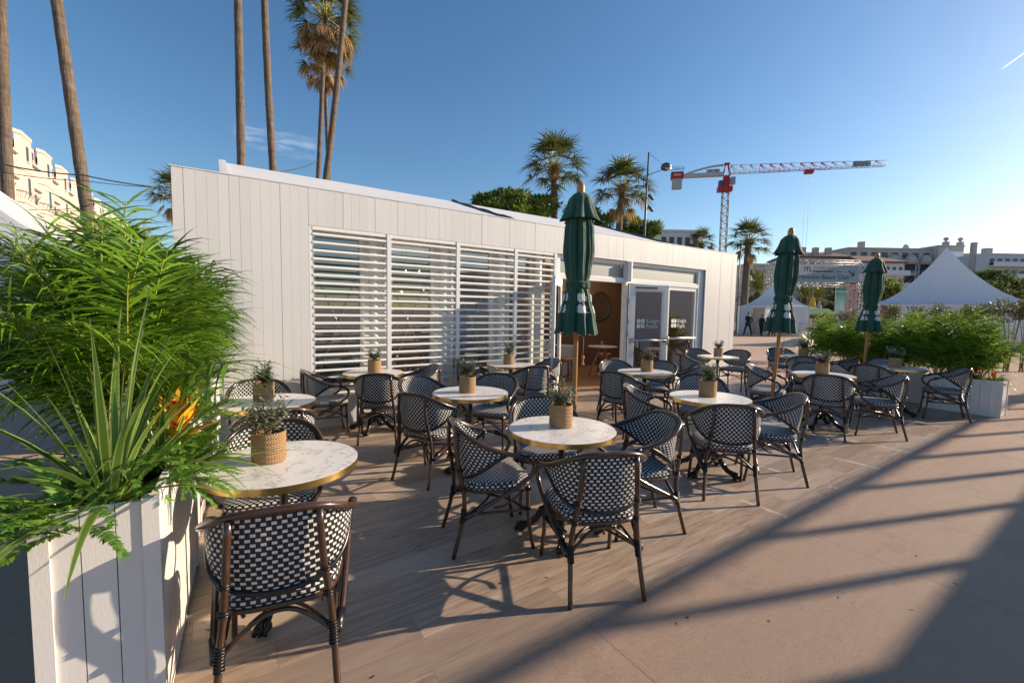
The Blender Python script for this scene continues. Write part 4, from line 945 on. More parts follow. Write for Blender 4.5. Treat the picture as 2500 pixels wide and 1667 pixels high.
o = copy_tree(s0); place(o, (10.85, -4.05, .52), 2.2, 'pale spiky plant in the nearest right planter', None, .85)
o = copy_tree(s0); place(o, (11.25, -1.62, .52), .6, 'spiky strap-leaved plant at the far end of the right planters', None, .9)
f0 = make_fern(4); FE = [(-.02, -4.02, .84, 1., 'fern spilling over the front corner of the nearest left planter'), (.02, -3.62, .84, 1.05, 'fern hanging over the outer side of the nearest left planter'), (.24, -3.66, .84, .7, 'small fern leaning towards the nearest table'), (.27, -2.55, .84, .9, 'fern between the two tables along the left planters'), (.04, -3.0, .84, 1.1, 'fern low on the outer side of the left planters'), (10.95, -4.52, .53, .7, 'fern hanging off the end of the right planter'), (11.1, -2.9, .53, .7, 'fern low in the middle right planter')]
for i, (x, y, z, sc, lab) in enumerate(FE): place(f0 if i == 0 else copy_tree(f0), (x, y, z), i*1.7, lab, None, sc)
b0 = make_flower(3); place(b0, (.225, -3.52, .80), .5, 'yellow and red bromeliad bloom over the edge of the nearest left planter', None, 1.25)
o = copy_tree(b0); place(o, (.26, -1.95, 1.02), 1.5, 'small yellow bloom among the palms beside the second table', None, .8)
o = copy_tree(b0); place(o, (11.12, -2.70, .62), 1.5, 'yellow bloom behind the farthest parasol pole', None, .9)
b1 = make_flower(8, 'redpetal'); place(b1, (.25, -2.35, .90), 1., 'red bromeliad on the left planters between the tables', None, .9)
o = copy_tree(b1); place(o, (.22, -3.27, .92), 2., 'red bloom just behind the yellow one on the left', None, .75)
o = copy_tree(b1); place(o, (10.83, -4.33, .56), .3, 'large red bromeliad in the nearest right planter'); o = copy_tree(b1); place(o, (10.86, -4.52, .53), 2.3, 'small red bromeliad at the very end of the right planter', None, .7)

# ------------------------------------------------------------------ fan palms
def make_fan_crown(seed, nf=40, pet=.95, bl=.85, dead=12, parent=None):
    q = random.Random(seed); g_ = MB(); dd_ = MB(); st = MB()
    for k in range(nf+dead):
        isd = k >= nf; az = k*2.399+q.uniform(-.2, .2); f = (k/nf) if not isd else 1.
        el = radians(82-105*f+q.uniform(-8, 8)) if not isd else radians(q.uniform(-80, -12))
        d = Vector((cos(az)*cos(el), sin(az)*cos(el), sin(el))); b = Vector((.10*cos(az), .10*sin(az), -.15*f-(.35 if isd else 0))); L = pet*q.uniform(.8, 1.15)*(.75 if isd else 1)
        e = b+d*L+Vector((0, 0, -.10*L)); st.tube([b, b+d*L*.5, e], [.022, .014, .009], 4, cap=False)
        d2 = (d+Vector((0, 0, -.35))).normalized(); sd = d2.cross(Vector((0, 0, 1))); sd = sd.normalized() if sd.length > .05 else Vector((1, 0, 0)); up = sd.cross(d2)
        for s_ in range(20):
            an = radians(-105+210*s_/19); dr = d2*cos(an)+sd*sin(an)+up*(.18+.25*abs(sin(an)))
            (dd_ if isd else g_).leaf(e, dr, up, bl*(.72+.28*cos(an*.8))*q.uniform(.85, 1.1), .062, q.uniform(.5, 1.3)+(1.2 if isd else 0), seg=4, taper=.8)
    return g_, dd_, st
def skirt(r0=.26, h=1.0, seed=1):
    q = random.Random(seed); a = MB()
    for k in range(150):
        z = -q.uniform(.1, h); an = q.uniform(0, 2*pi); r = r0*(.75+.25*(1+z/h)); a.leaf((r*cos(an)*.8, r*sin(an)*.8, z), (cos(an)*.55, sin(an)*.55, q.uniform(.1, 1.)), (0, 0, 1), q.uniform(.16, .32), .055, .2, seg=2)
    return a
def make_fan_palm(name, label, base, top, r0, r1, seed, bend=(0, 0), crown=True, sc=1., group=None, dead=14, sk=1.0, nf=40):
    t = thing(name, label, 'palm tree', base, 0, group); H = top[2]-base[2]; dx, dy = top[0]-base[0], top[1]-base[1]
    P = [Vector((dx*k/14+bend[0]*sin(pi*k/14), dy*k/14+bend[1]*sin(pi*k/14), H*k/14)) for k in range(15)]
    a = MB(); rr = [r1+(r0-r1)*(1-k/14)**1.2 for k in range(15)]; PP = spline(P, 3); a.tube(PP, [rr[min(14, i//3)]*(1+.03*sin(i*2.3)) for i in range(len(PP))], 14); a.build('trunk', 'trunk', t)
    if crown:
        g_, d_, s_ = make_fan_crown(seed, nf, dead=dead); mt = Matrix.Translation((dx, dy, H)) @ Matrix.Scale(sc, 4)
        for mb, nm, mat in ((g_, 'crown', 'fan'), (d_, 'dry_leaves', 'deadleaf'), (s_, 'leaf_stalk', 'stem')):
            x = MB(); x.add(mb, mt); x.build(nm, mat, t)
        k_ = skirt(.30, sk, seed); x = MB(); x.add(k_, mt); x.build('leaf_bases', 'deadleaf', t)
    return t
def gpt(px, py, d): p = at(px, py, d); return p
def palm_at(name, label, pb, pt_, d, wpx, seed, group, **kw):
    """trunk that passes through photo points pb (low) and pt_ (high) at distance d, carried down to the ground and up by ext"""
    A = at(*pb, d); B = at(*pt_, d); dv = B-A; base = A+dv*((0-A.z)/dv.z); ext = kw.pop('ext', 0); top = B+dv.normalized()*ext; r = wpx/FPX*d/2*.84
    return make_fan_palm(name, label, tuple(base), tuple(top), r*1.25, r, seed, group=group, **kw)
GP = 'tall bare palm trunks behind the pavilion'
palm_at('palm_tree', 'tall palm trunk at the very left edge of the photo', (18, 460), (0, 0), 15, 24, 1, GP, ext=4)
palm_at('palm_tree', 'tall leaning palm trunk in front of the cream hotel', (216, 540), (138, 0), 14.5, 25, 2, GP, ext=4)
palm_at('palm_tree', 'left of the two tall trunks rising over the left end of the pavilion roof', (589, 400), (581, 0), 18, 19, 3, GP, ext=4)
palm_at('palm_tree', 'right of the two tall trunks rising over the left end of the pavilion roof', (676, 418), (652, 0), 19, 17, 4, GP, ext=4, bend=(-.15, 0))
palm_at('palm_tree', 'slim palm trunk with a shaggy crown of green and dry fans above the pavilion', (777, 430), (795, 35), 29, 11, 5, GP, dead=26, sk=2.4, nf=40, sc=1.55)
palm_at('palm_tree', 'tall palm trunk leaning right across the shaggy palm crown', (785, 436), (836, 0), 26, 15, 6, GP, ext=5, bend=(.25, 0))
palm_at('palm_tree', 'thin palm trunk half hidden behind the leaning one', (803, 436), (791, 135), 31, 10, 7, GP, dead=20, sk=1.3, nf=24, sc=1.25)
palm_at('palm_tree', 'full fan palm above the pine crown, left of the street lamp', (1353, 530), (1353, 405), 45, 18, 8, 'fan palms beyond the pavilion', sc=2.2, sk=.7, dead=0)
palm_at('palm_tree', 'fan palm with dry lower fans directly beside the street lamp', (1512, 550), (1520, 455), 45, 17, 9, 'fan palms beyond the pavilion', sc=2.05, sk=.6, dead=7)
palm_at('palm_tree', 'fan palm right of the crane mast, beside a thin mast', (1815, 760), (1828, 585), 40, 17, 10, 'fan palms beyond the pavilion', sc=1.3, sk=.6, dead=6)
palm_at('palm_tree', 'small palm crown peeking over the right end of the pavilion roof', (1712, 640), (1712, 592), 42, 12, 11, 'fan palms beyond the pavilion', sc=.95, dead=4)
palm_at('palm_tree', 'palm crown half hidden behind the left end of the pavilion wall', (432, 560), (432, 470), 40, 12, 12, 'fan palms beyond the pavilion', sc=1.5, dead=10)

# ------------------------------------------------------------------ crowns of pines, trees and shrubs
def leafy(mb, lobes, n, size, q, flat=.5, shell=.55):
    tot = sum(l[1]**2 for l in lobes)
    for c, r, sz in lobes:
        for k in range(int(n*r*r/tot)):
            v = Vector((q.gauss(0, 1), q.gauss(0, 1), q.gauss(0, 1))).normalized(); rad = r*(shell+(1-shell)*q.random()**.5)*(.85+.3*sin(v.x*5+v.y*4)*cos(v.z*5))
            p = Vector(c)+Vector((v.x*rad, v.y*rad, v.z*rad*sz)); d = (v+Vector((q.gauss(0, .6), q.gauss(0, .6), q.gauss(0, .6)+.2))).normalized()
            mb.leaf(p, d, (0, 0, 1) if abs(d.z) < .9 else (1, 0, 0), size*q.uniform(.7, 1.4), size*q.uniform(.35, .6), .2, seg=2)
def make_tree(name, label, cat, base, lobes, n, size, mat, seed, trunk=.25, group=None):
    """lobes in metres relative to the base: (centre, radius, flattening)"""
    q = random.Random(seed); t = thing(name, label, cat, base, 0, group); a = MB(); leafy(a, lobes, n, size, q); a.build('crown', mat, t)
    b = MB(); zc = min(l[0][2] for l in lobes)*.6
    b.tube(spline([(0, 0, -.05), (.1, .05, zc*.5), (0, .1, zc)], 4), [trunk*(1-.03*i) for i in range(9)], 9)
    for c, r, sz in lobes[:9]: b.tube(spline([(0, .1, zc), (c[0]*.5, c[1]*.5, (zc+c[2])*.5), (c[0]*.9, c[1]*.9, c[2])], 3), [trunk*.55*(1-.1*i) for i in range(7)], 6)
    b.build('trunk', 'bark', t); return t
def lobes_px(cx_, d, L):
    """lobes listed as photo px (x, y, radius, flattening, depth offset), about the base below (cx_) at distance d"""
    b = at(cx_, 760, d); b.z = 0; out = []
    for x, y, r, fl, dz in L:
        p = at(x, y, d+dz)-b; out.append(((p.x, p.y, p.z), r/FPX*d, fl))
    return tuple(b), out
q_ = random.Random(77)
b, L = lobes_px(1300, 42, [(1185, 492, 30, .55, 0), (1222, 484, 34, .6, 2), (1262, 490, 38, .6, -1), (1300, 505, 40, .6, 1), (1335, 500, 34, .6, 2), (1210, 512, 34, .6, -2), (1255, 520, 38, .6, -2), (1308, 535, 36, .7, 0), (1170, 505, 20, .6, 0)])
make_tree('stone_pine', 'broad stone pine crown rising behind the middle of the pavilion roof', 'pine tree', b, L, 9000, .42, 'pine', 21)
b, L = lobes_px(1460, 46, [(1440, 530, 30, .7, 0), (1405, 520, 30, .7, 1), (1470, 545, 26, .7, -1), (1425, 550, 30, .7, 0)])
make_tree('stone_pine', 'stone pine crown between the green parasol and the second fan palm', 'pine tree', b, L, 4200, .42, 'pine', 22)
b, L = lobes_px(1580, 48, [(1535, 548, 26, .7, 0), (1560, 555, 24, .7, 1), (1595, 558, 22, .7, 0), (1570, 575, 26, .7, 0)])
make_tree('stone_pine', 'small stone pine crowns around the street lamp pole', 'pine tree', b, L, 3600, .38, 'pine', 23)
b, L = lobes_px(2400, 62, [(2370, 690, 42, .55, 0), (2420, 684, 46, .55, 0), (2460, 705, 40, .6, 0), (2400, 715, 48, .6, -3), (2450, 735, 44, .6, -2), (2340, 712, 36, .6, 0), (2485, 725, 30, .6, 0), (2360, 735, 40, .5, 0)])
make_tree('stone_pine', 'wide dark stone pine to the right behind the big white tent', 'pine tree', b, L, 11000, .42, 'treeleaf', 24)
b, L = lobes_px(2520, 70, [(2500, 705, 36, .7, 0), (2535, 715, 40, .7, 0), (2510, 740, 40, .7, 0)])
make_tree('tree', 'dark tree cut by the right edge of the photo', 'tree', b, L, 3600, .5, 'treeleaf', 25)
b, L = lobes_px(2150, 55, [(2125, 715, 26, .9, 0), (2150, 700, 24, .9, 0), (2170, 722, 26, .9, 0), (2140, 740, 30, .9, 0), (2185, 705, 16, .9, 0)])
make_tree('tree', 'green tree between the truss arch and the big tent', 'tree', b, L, 4200, .38, 'pine', 26)
b, L = lobes_px(2030, 75, [(2040, 715, 30, .8, 0), (2060, 700, 24, .8, 0), (2020, 740, 30, .8, 0), (2050, 745, 34, .8, 0), (1985, 720, 30, .8, 4), (1960, 745, 26, .9, 5), (2080, 730, 26, .8, 2)])
make_tree('tree', 'dark tree seen through the truss arch', 'tree', b, L, 5200, .5, 'treeleaf', 27)
b, L = lobes_px(1835, 70, [(1850, 740, 26, .8, 0), (1890, 735, 24, .8, 0), (1860, 760, 22, .8, 0)])
make_tree('tree', 'low dark tree behind the small entrance tent', 'tree', b, L, 2600, .45, 'treeleaf', 28)
def shrub(px, py, d, w, h, label, seed, n=1100, mat='shrub', size=.07):
    q = random.Random(seed); c = at(px, py, d); base = (c.x, c.y, 0); W_ = w/FPX*d; t = thing('shrub', label, 'shrub', base, 0, 'grey-green shrubs beyond the right planters'); zt = c.z; L = []
    for k in range(6): L.append(((q.uniform(-.5, .5)*W_, q.uniform(-.3, .3)*W_, zt-q.uniform(.15, .6)*h/FPX*d), W_*q.uniform(.25, .38), .8))
    a = MB(); leafy(a, L, n, size, q, shell=.2); a.build('foliage', mat, t); s = MB()
    for k in range(7): l = L[k % 6]; s.tube([(q.uniform(-.1, .1), q.uniform(-.1, .1), -.02), (l[0][0]*.5, l[0][1]*.5, l[0][2]*.55), l[0]], [.018, .012, .006], 5)
    s.build('stem', 'bark', t)
SH = [(2030, 768, 15.5, 60, 60), (2080, 757, 15, 60, 60), (2195, 740, 14, 70, 70), (2250, 748, 14, 60, 60), (2310, 742, 14.5, 60, 70), (2365, 745, 14, 60, 60), (2420, 740, 13.5, 70, 60), (2475, 735, 13, 70, 70), (2515, 735, 13, 60, 60)]
SL = ['shrub right of the middle parasol, left of the red panel', 'shrub just left of the farthest parasol', 'shrub below the red panel before the big tent', 'shrub below the left slope of the big tent', 'shrub below the peak of the big tent', 'shrub right of the big tent peak', 'shrub before the right corner of the big tent', 'second shrub from the right edge of the photo', 'shrub at the right edge of the photo']
for i, (x, y, d, w, h) in enumerate(SH): shrub(x, y, d, w, h, 'grey-green '+SL[i], 60+i)
# feather palms near the arch
def make_date_palm(label, px, py, d, sc, seed):
    q = random.Random(seed); c = at(px, py, d); t = thing('date_palm', label, 'palm tree', (c.x, c.y, 0), 0, 'date palms around the truss arch'); lf = MB(); st = MB()
    for k in range(34):
        az = k*2.4; f = k/34; frond(lf, st, (0, 0, c.z), az, radians(80-95*f), 2.6*sc*q.uniform(.85, 1.1), 24, .55*sc, .06*sc, q, .9, .4, .15, .02)
    lf.build('crown', 'fan', t); st.build('leaf_stalk', 'stem', t); a = MB(); a.tube([(0, 0, 0), (.05, 0, c.z*.5), (0, 0, c.z)], [.3*sc, .26*sc, .3*sc], 10); a.build('trunk', 'trunk', t)
make_date_palm('date palm left of the truss arch, behind the small tent', 1850, 715, 50, 1.25, 31)
make_date_palm('date palm seen through the truss arch beside the middle parasol', 1965, 728, 58, 1.15, 32)
make_date_palm('second date palm seen through the truss arch', 1995, 735, 62, 1.15, 33)
make_date_palm('small palm below the white balconies beside the big tent', 2178, 720, 60, 1.1, 34)
# ------------------------------------------------------------------ far buildings
STONE = plain('cream_stone', (.52, .465, .40), .8, 0, .08, .4); GREY = plain('grey_beige_render', (.46, .42, .385), .85, 0, .08, .4); WHITE2 = plain('white_render', (.58, .59, .61), .8, 0, .06, .4)
TILE = plain('red_roof_tile', (.36, .10, .04), .8, 0, .2, 3.); ROSE = plain('brown_red_roof', (.16, .085, .07), .85, 0, .15, 2.); WIN = plain('dark_window', (.045, .05, .055), .15, 0, .2, .3); RELIEF = plain('carved_relief', (.58, .44, .31), .85, 0, .3, 2.5, 1., 4.)
h = thing('hotel', 'long cream hotel with rounded bays and red mansard roofs at the left', 'building', (-22, 50, 0))
NB = 13; BL = 9.
w = MB(); w.box(-12, 0, 0, NB*BL, 0, 21.5); w.build('wall', STONE, h)
for i in range(NB):
    y0 = i*BL; dz = (i % 2)*.0
    b = MB(); n = 12; yc = y0+6.6; rr = 2.5
    for z0, z1, k_ in ((0, 15.2, 1.), (15.2, 15.7, 1.14), (15.7, 19.6, .95), (19.6, 20.0, 1.06), (20., 24.3, .88), (24.3, 24.8, .98)):
        P = [(0, yc-rr*1.15*k_), (.62*k_, yc-rr*.8*k_), (.62*k_, yc+rr*.8*k_), (0, yc+rr*1.15*k_)]
        for (xa, ya), (xb, yb) in zip(P, P[1:]): b.poly([(xa, ya, z0), (xb, yb, z0), (xb, yb, z1), (xa, ya, z1)])
        b.poly([(x, y, z1) for x, y in P]); b.poly([(x, y, z0) for x, y in P][::-1])
    b.build('bay', STONE, h)
    r = MB(); r.poly([(-.2, y0-.2, 21.7), (-.2, y0+4.6, 21.7), (-.3, y0+4.4, 24.6), (-.3, y0, 24.6)]); r.poly([(-.3, y0, 24.6), (-.3, y0+4.4, 24.6), (-8, y0+4.4, 24.7), (-8, y0, 24.7)])
    r.build('roof', TILE, h); dm = MB(); dm.box(-.9, -.05, y0+1.3, y0+2.9, 21.75, 24.2); dm.build('dormer', STONE, h)
    for z in (9.9, 14.6, 18.2, 21.5): c = MB(); c.box(-.1, .45, y0-.1, y0+4.1, z, z+.28); c.build('cornice', STONE, h)
    bal = MB(); z = 15.75; bal.tube([(.9*sin(pi*k/10), yc-2.8*cos(pi*k/10), z+1.0) for k in range(11)], .04, 4)
    for k in range(11): bal.tube([(.9*sin(pi*k/10), yc-2.8*cos(pi*k/10), z-.1), (1.5*sin(pi*k/10), yc-2.8*cos(pi*k/10), z+1.0)], .025, 4)
    bal.build('balcony_railing', 'steel', h)
    rl = MB(); rl.box(.0, .07, y0+.4, y0+1.5, 10.6, 14.2); rl.box(.0, .07, y0+3.1, y0+4.3, 10.6, 14.2); rl.build('relief_panel', RELIEF, h)
    for y, z, ww, hh in ((y0+2.3, 11, 1.1, 2.6), (y0+2.3, 16, 1.3, 1.6), (y0+2.3, 5.5, 1.3, 3.2), (y0+2.1, 22.4, .8, 1.2), (yc, 21.2, .9, 2.0), (yc, 16.5, .9, 2.4), (yc, 6., 1., 2.8)):
        xo = .03 if y != yc else (0.62*({21.2: .88, 16.5: .95, 6.: 1.}[z])+.015)
        if z == 22.4 and y != yc: xo = -.03
        m_ = MB(); m_.box(xo-.25, xo+.02, y-ww/2, y+ww/2, z, z+hh); wd = m_.build('window', WIN, h)
        f_ = MB(); f_.box(xo-.2, xo+.10, y-ww/2-.14, y+ww/2+.14, z-.16, z-.001); f_.build('sill', STONE, wd)
def bldg(label, px0, px1, ytop, d, depth=12, mat=GREY, floors=5, nw=6, roof=None, balcony=False, fh=3.0, name='apartment_building', win=True):
    A = at(px0, ytop, d); B = at(px1, ytop, d); H = A.z; Wd = (Vector((B.x, B.y))-Vector((A.x, A.y))).length; t = thing(name, label, 'building', (A.x, A.y, 0), atan2(B.y-A.y, B.x-A.x), 'apartment buildings beyond the tents')
    a = MB(); a.box(0, Wd, 0, depth, 0, H); a.build('wall', mat, t)
    if roof:
        r = MB(); r.box(-.5, Wd+.5, -.6, depth, H, H+.35); r.poly([(-.5, -.6, H+.351), (Wd+.5, -.6, H+.351), (Wd-2, depth*.5, H+2.4), (2, depth*.5, H+2.4)]); r.poly([(-.5, -.6, H+.351), (2, depth*.5, H+2.4), (-.5, depth, H+.351)]); r.poly([(Wd+.5, -.6, H+.351), (Wd+.5, depth, H+.351), (Wd-2, depth*.5, H+2.4)]); r.build('roof', roof, t)
    else:
        r = MB(); r.box(-.15, Wd+.15, -.2, depth, H+.001, H+.4); r.build('parapet', mat, t)
    if win:
        for f in range(floors):
            z = H-2.6-f*fh
            if z < 3: break
            for k in range(nw):
                x = Wd*(k+.5)/nw; m_ = MB(); m_.box(x-Wd/nw*.28, x+Wd/nw*.28, -.05, .02, z, z+1.7); wd = m_.build('window', WIN, t); s_ = MB(); s_.box(x-Wd/nw*.32, x+Wd/nw*.32, -.22, -.051, z-.15, z); s_.build('sill', WHITE2, wd)
            if balcony: m_ = MB(); m_.box(-.2, Wd+.2, -1.6, -.23, z-.45, z-.2); m_.box(-.2, Wd+.2, -1.6, -1.5, z-.2, z+.75); m_.build('balcony', plain('balcony_white', (.62, .64, .66), .5), t)
    return t, Wd, H
t, Wd, H = bldg('pale blank-walled building left of the truss arch', 1822, 1890, 648, 92, 14, STONE if False else GREY, 1, 2, None)
bldg('grey white flat-roofed building peeking over the pavilion roof below the pines', 1612, 1708, 566, 80, 14, WHITE2, 4, 5)
t, Wd, H = bldg('brownish terraced building above the truss arch', 1950, 2085, 628, 118, 14, GREY, 3, 6, ROSE)
a = MB(); 
for x in (2, 5.5, 9): a.box(x, x+1.2, 2, 3.2, H+.4, H+3.0)
a.build('chimney', GREY, t)
t, Wd, H = bldg('long grey apartment building with domed bays behind the big tent', 2072, 2300, 607, 126, 16, GREY, 5, 9, None, fh=3.4)
def domed_bay(t, x, H, r=1.45):
    a = MB(); a.lathe([(r, H-4.2), (r, H-3.2), (r*.92, H-2.4), (r*.66, H-1.7), (0, H-1.35)], (x, -.25, 0), 18); d = a.build('domed_bay', GREY, t)
    a = MB(); a.box(x-r, x+r, -.06, -.01, H-15, H-4.21); a.build('recess_shade', WIN, d)  # recess shade painted as a flat dark panel on the wall face
    for k in range(4): a = MB(); z = H-7.4-2.9*k; a.box(x-r*1.05, x+r*1.05, -1.0, -.061, z, z+.18); a.box(x-r*1.05, x+r*1.05, -1.0, -.94, z+.18, z+.95); a.build('balcony', GREY, d)
    for s_ in (-1, 1): a = MB(); a.lathe([(.26, H-15), (.26, H-4.2)], (x+s_*r*1.18, -.3, 0), 10); a.build('column', GREY, d)
for x in (12.5, 17.6, 21.9): domed_bay(t, x, H)
a = MB(); a.box(5.8, 7.0, 3, 4.4, H+.4, H+2.6); a.build('chimney', GREY, t); a = MB(); a.ball((19, 3, H+1.0), 1.0, 12, 8, (1, .3, 1)); a.build('satellite_dish', WHITE2, t)
t, Wd, H = bldg('white building with brown-red roof and white balconies left of the big tent', 2098, 2208, 641, 106, 12, WHITE2, 5, 7, ROSE, True)
t, Wd, H = bldg('tower house with a large arched window and two urns on its roof', 2292, 2354, 602, 124, 12, GREY, 0, 1, None, win=False)
a = MB(); a.box(Wd*.38, Wd*.97, -.12, -.02, H-7, H-1.3); fr_ = a.build('window', plain('pale_glass', (.72, .75, .77), .25), t)
a = MB(); cx_ = Wd*.68; a.poly([(cx_+1.7*cos(pi*k/16), -.16, H-5.3+1.9*sin(pi*k/16)) for k in range(17)]+[(cx_-1.7, -.16, H-8.6), (cx_+1.7, -.16, H-8.6)]); a.build('arch_opening', WIN, t)
a = MB(); a.tube([(cx_+1.85*cos(pi*k/16), -.2, H-5.3+2.05*sin(pi*k/16)) for k in range(17)], .22, 6); a.build('arch_moulding', GREY, t)
for x in (Wd*.38, Wd*.95): a = MB(); a.box(x-.55, x+.55, .3, 1.4, H+.4, H+1.5); a.lathe([(.2, H+1.5), (.25, H+1.7), (.62, H+2.1), (.5, H+2.6), (0, H+2.8)], (x, .85, 0), 12); a.build('urn', GREY, t)
t, Wd, H = bldg('grey house with round bays right of the tower house', 2354, 2416, 622, 128, 12, GREY, 3, 4)
for x in (1.9, 5.3): domed_bay(t, x, H, 1.2)
t, Wd, H = bldg('modern white apartment block with long balconies at the right edge', 2414, 2640, 622, 112, 14, WHITE2, 5, 12, None, True)
a = MB(); a.box(-.9, .1, 3, 3.9, 2, H+3.6); a.build('chimney', GREY, t); a = MB(); a.box(2.6, 4.2, 3, 4.4, H+.4, H+2.2); a.build('chimney', GREY, t)
bldg('pale house far behind the truss arch', 1885, 1955, 668, 122, 12, GREY, 3, 5)

# ------------------------------------------------------------------ tents
def pagoda(label, px, d, W_, ze, za, rot, opening=False, curtains=True, name='pagoda_tent'):
    c = at(px, 760, d); t = thing(name, label, 'tent', (c.x, c.y, 0), rot, 'white peaked tents'); hw = W_/2; n = 12; a = MB()
    for k in range(4):
        P = []
        for i in range(n+1):
            s_ = i/n; f = (1-s_)**1.75 if s_ < 1 else 0; r = hw*s_**1.0; z = ze+(za-ze)*f; row = []
            for j in range(n+1):
                u = -1+2*j/n; sag = .04*W_*(1-u*u)*s_*(1-s_)
                x, y = r*u, -r; z_ = z-sag; an = k*pi/2; row.append((x*cos(an)-y*sin(an), x*sin(an)+y*cos(an), z_))
            P.append(row)
        a.grid(P, flip=True)
    a.build('roof', 'tent', t, sharp=35); v = MB()
    for k in range(4):
        an = k*pi/2
        for j in range(16):
            u0, u1 = -hw+W_*j/16, -hw+W_*(j+1)/16; Q = [(u0, -hw-.01, ze), (u1, -hw-.01, ze), (u1, -hw-.01, ze-.12), ((u0+u1)/2, -hw-.01, ze-.2), (u0, -hw-.01, ze-.12)]
            v.poly([(x*cos(an)-y*sin(an), x*sin(an)+y*cos(an), z) for x, y, z in Q])
    v.build('valance', 'tent', t)
    for sx in (-1, 1):
        for sy in (-1, 1): p = MB(); p.box(sx*hw-.04, sx*hw+.04, sy*hw-.04, sy*hw+.04, 0, ze-.001); p.build('post', 'alu', t)
    w = MB(); m_ = 40
    for k in range(4):
        an = k*pi/2; lo, hi = (-hw, hw)
        spans = [(lo, hi)] if not (opening and k == 0) else [(lo, lo+W_*.2), (hi-W_*.22, hi)]
        for l_, h_ in spans:
            P = [[((l_+(h_-l_)*i/m_)*cos(an)+(hw-.05-.03*sin(i*1.5))*sin(an), (l_+(h_-l_)*i/m_)*sin(an)-(hw-.05-.03*sin(i*1.5))*cos(an), z) for z in (.02, ze-.1)] for i in range(m_+1)]
            w.grid(P)
    w.build('side_wall', 'tent', t); return t
fr = atan2(*cw(1, 0)[::-1])
ts = pagoda('small white peaked tent where dark-dressed people wait', 1880, 36, 4.7, 2.3, 3.95, fr-.45, True)
a = MB()
for x0, x1 in ((-1.4, -.5), (.4, 1.35)):
    P = [[(x0+(x1-x0)*i/30+.12*(z/2.2-.5)*(1 if x0 < 0 else -1), -1.6+.07*sin(i*1.3), z) for z in (.05, 1.1, 2.2)] for i in range(31)]; a.grid(P)
a.build('curtain', plain('cream_curtain', (.80, .68, .52), .8), ts)
pagoda('second white tent peak hidden behind the small tent and the middle parasol', 1915, 42, 4.6, 2.3, 3.9, fr-.45)
tb_ = pagoda('big white peaked tent at the right behind the planters', 2298, 26, 6.9, 2.32, 5.75, fr-.68)
tl = pagoda('white tent at the left edge behind the tall palms in planters', -150, 9.6, 7.2, 2.6, 5.1, fr+.5)
# ------------------------------------------------------------------ truss arch with hanging sign
LAT = plain('truss_aluminium', (.58, .58, .60), .4, .5)
def truss(mb, p, q, w=.32, n=14, r=.03):
    p, q = Vector(p), Vector(q); d = (q-p).normalized(); s_ = d.orthogonal().normalized() if abs(d.z) < .9 else Vector((1, 0, 0)); u = d.cross(s_); s_ = u.cross(d)
    C = [(a_*w/2, b_*w/2) for a_, b_ in ((1, 1), (1, -1), (-1, -1), (-1, 1))]
    for a_, b_ in C: mb.tube([p+s_*a_+u*b_, q+s_*a_+u*b_], r, 5)
    for k in range(n):
        f0, f1 = k/n, (k+1)/n
        for i in range(4):
            a0, a1 = (C[i], C[(i+1) % 4]) if k % 2 else (C[(i+1) % 4], C[i]); mb.tube([p.lerp(q, f0)+s_*a0[0]+u*a0[1], p.lerp(q, f1)+s_*a1[0]+u*a1[1]], r*.55, 4)
D_ = 46; pA = at(1880, 760, D_); pB = at(2096, 760, D_); wid = (Vector((pB.x, pB.y))-Vector((pA.x, pA.y))).length
zt = at(2000, 640, D_).z
arch = thing('truss_arch', 'tall aluminium truss arch carrying a pale blue direction sign', 'entrance arch', (pA.x, pA.y, 0), atan2(pB.y-pA.y, pB.x-pA.x))
for nm, p, q, n in (('truss_leg', (0, 0, 0), (0, 0, zt), 18), ('truss_leg', (wid, 0, 0), (wid, 0, zt), 18), ('truss_beam', (.16, 0, zt), (wid-.16, 0, zt), 26), ('truss_beam', (.16, 0, zt-2.35), (wid-.16, 0, zt-2.35), 26), ('truss_leg', (0, .9, 0), (0, .9, zt), 18), ('truss_leg', (wid, .9, 0), (wid, .9, zt), 18)):
    a = MB(); truss(a, p, q, .34, n, .024); a.build(nm, LAT, arch)
sg = thing('direction_sign', 'pale blue hanging sign with an arrow on the truss arch', 'sign', (pA.x, pA.y, 0), atan2(pB.y-pA.y, pB.x-pA.x))
z0, z1 = zt-2.1, zt-.28
q = NM('sign_blue'); co = q.obj(); sx = q.n('SeparateXYZ'); q.l(co, sx.inputs[0]); dg = q.math('SUBTRACT', sx.outputs[2], q.math('MULTIPLY', sx.outputs[0], .25))
SG = q.base(q.mix((.20, .29, .34), (.50, .50, .48), q.math('GREATER_THAN', dg, zt-2.15)), .5)
a = MB(); a.box(.3, wid-.45, -.26, -.22, z0, z1); a.build('panel', SG, sg)
INKD = plain('dark_blue_ink', (.02, .04, .06), .6)
def put_text(par, txt, size, x, z, y=-.262, mat=INKD, al='CENTER', bold=.0):
    mb = text_mb(txt, size, al, bold); o = MB(); o.add(mb, Matrix.Translation((x, y, z))); o.build('letter' if len(txt) == 1 else 'lettering', mat, par)
sc_ = wid/216.   # metres per photo px along the sign
put_text(sg, 'Howden Beach Club', .62, 122*sc_, z0+.52, bold=.012); put_text(sg, 'ILTL', .62, 82*sc_, z1-.50, bold=.03, al='RIGHT')if False else put_text(sg, 'ITL', .62, 92*sc_, z1-.52, bold=.03, al='RIGHT')
put_text(sg, 'CONNECTION', .34, 94*sc_, z1-.38, al='LEFT'); put_text(sg, 'm', .4, 16*sc_, z1-.55, bold=.03)
a = MB(); a.box(94*sc_, 143*sc_, -.266, -.2605, z1-.76, z1-.62); a.box(146*sc_, 163*sc_, -.266, -.2605, z1-.74, z1-.68); a.build('underline', INKD, sg)
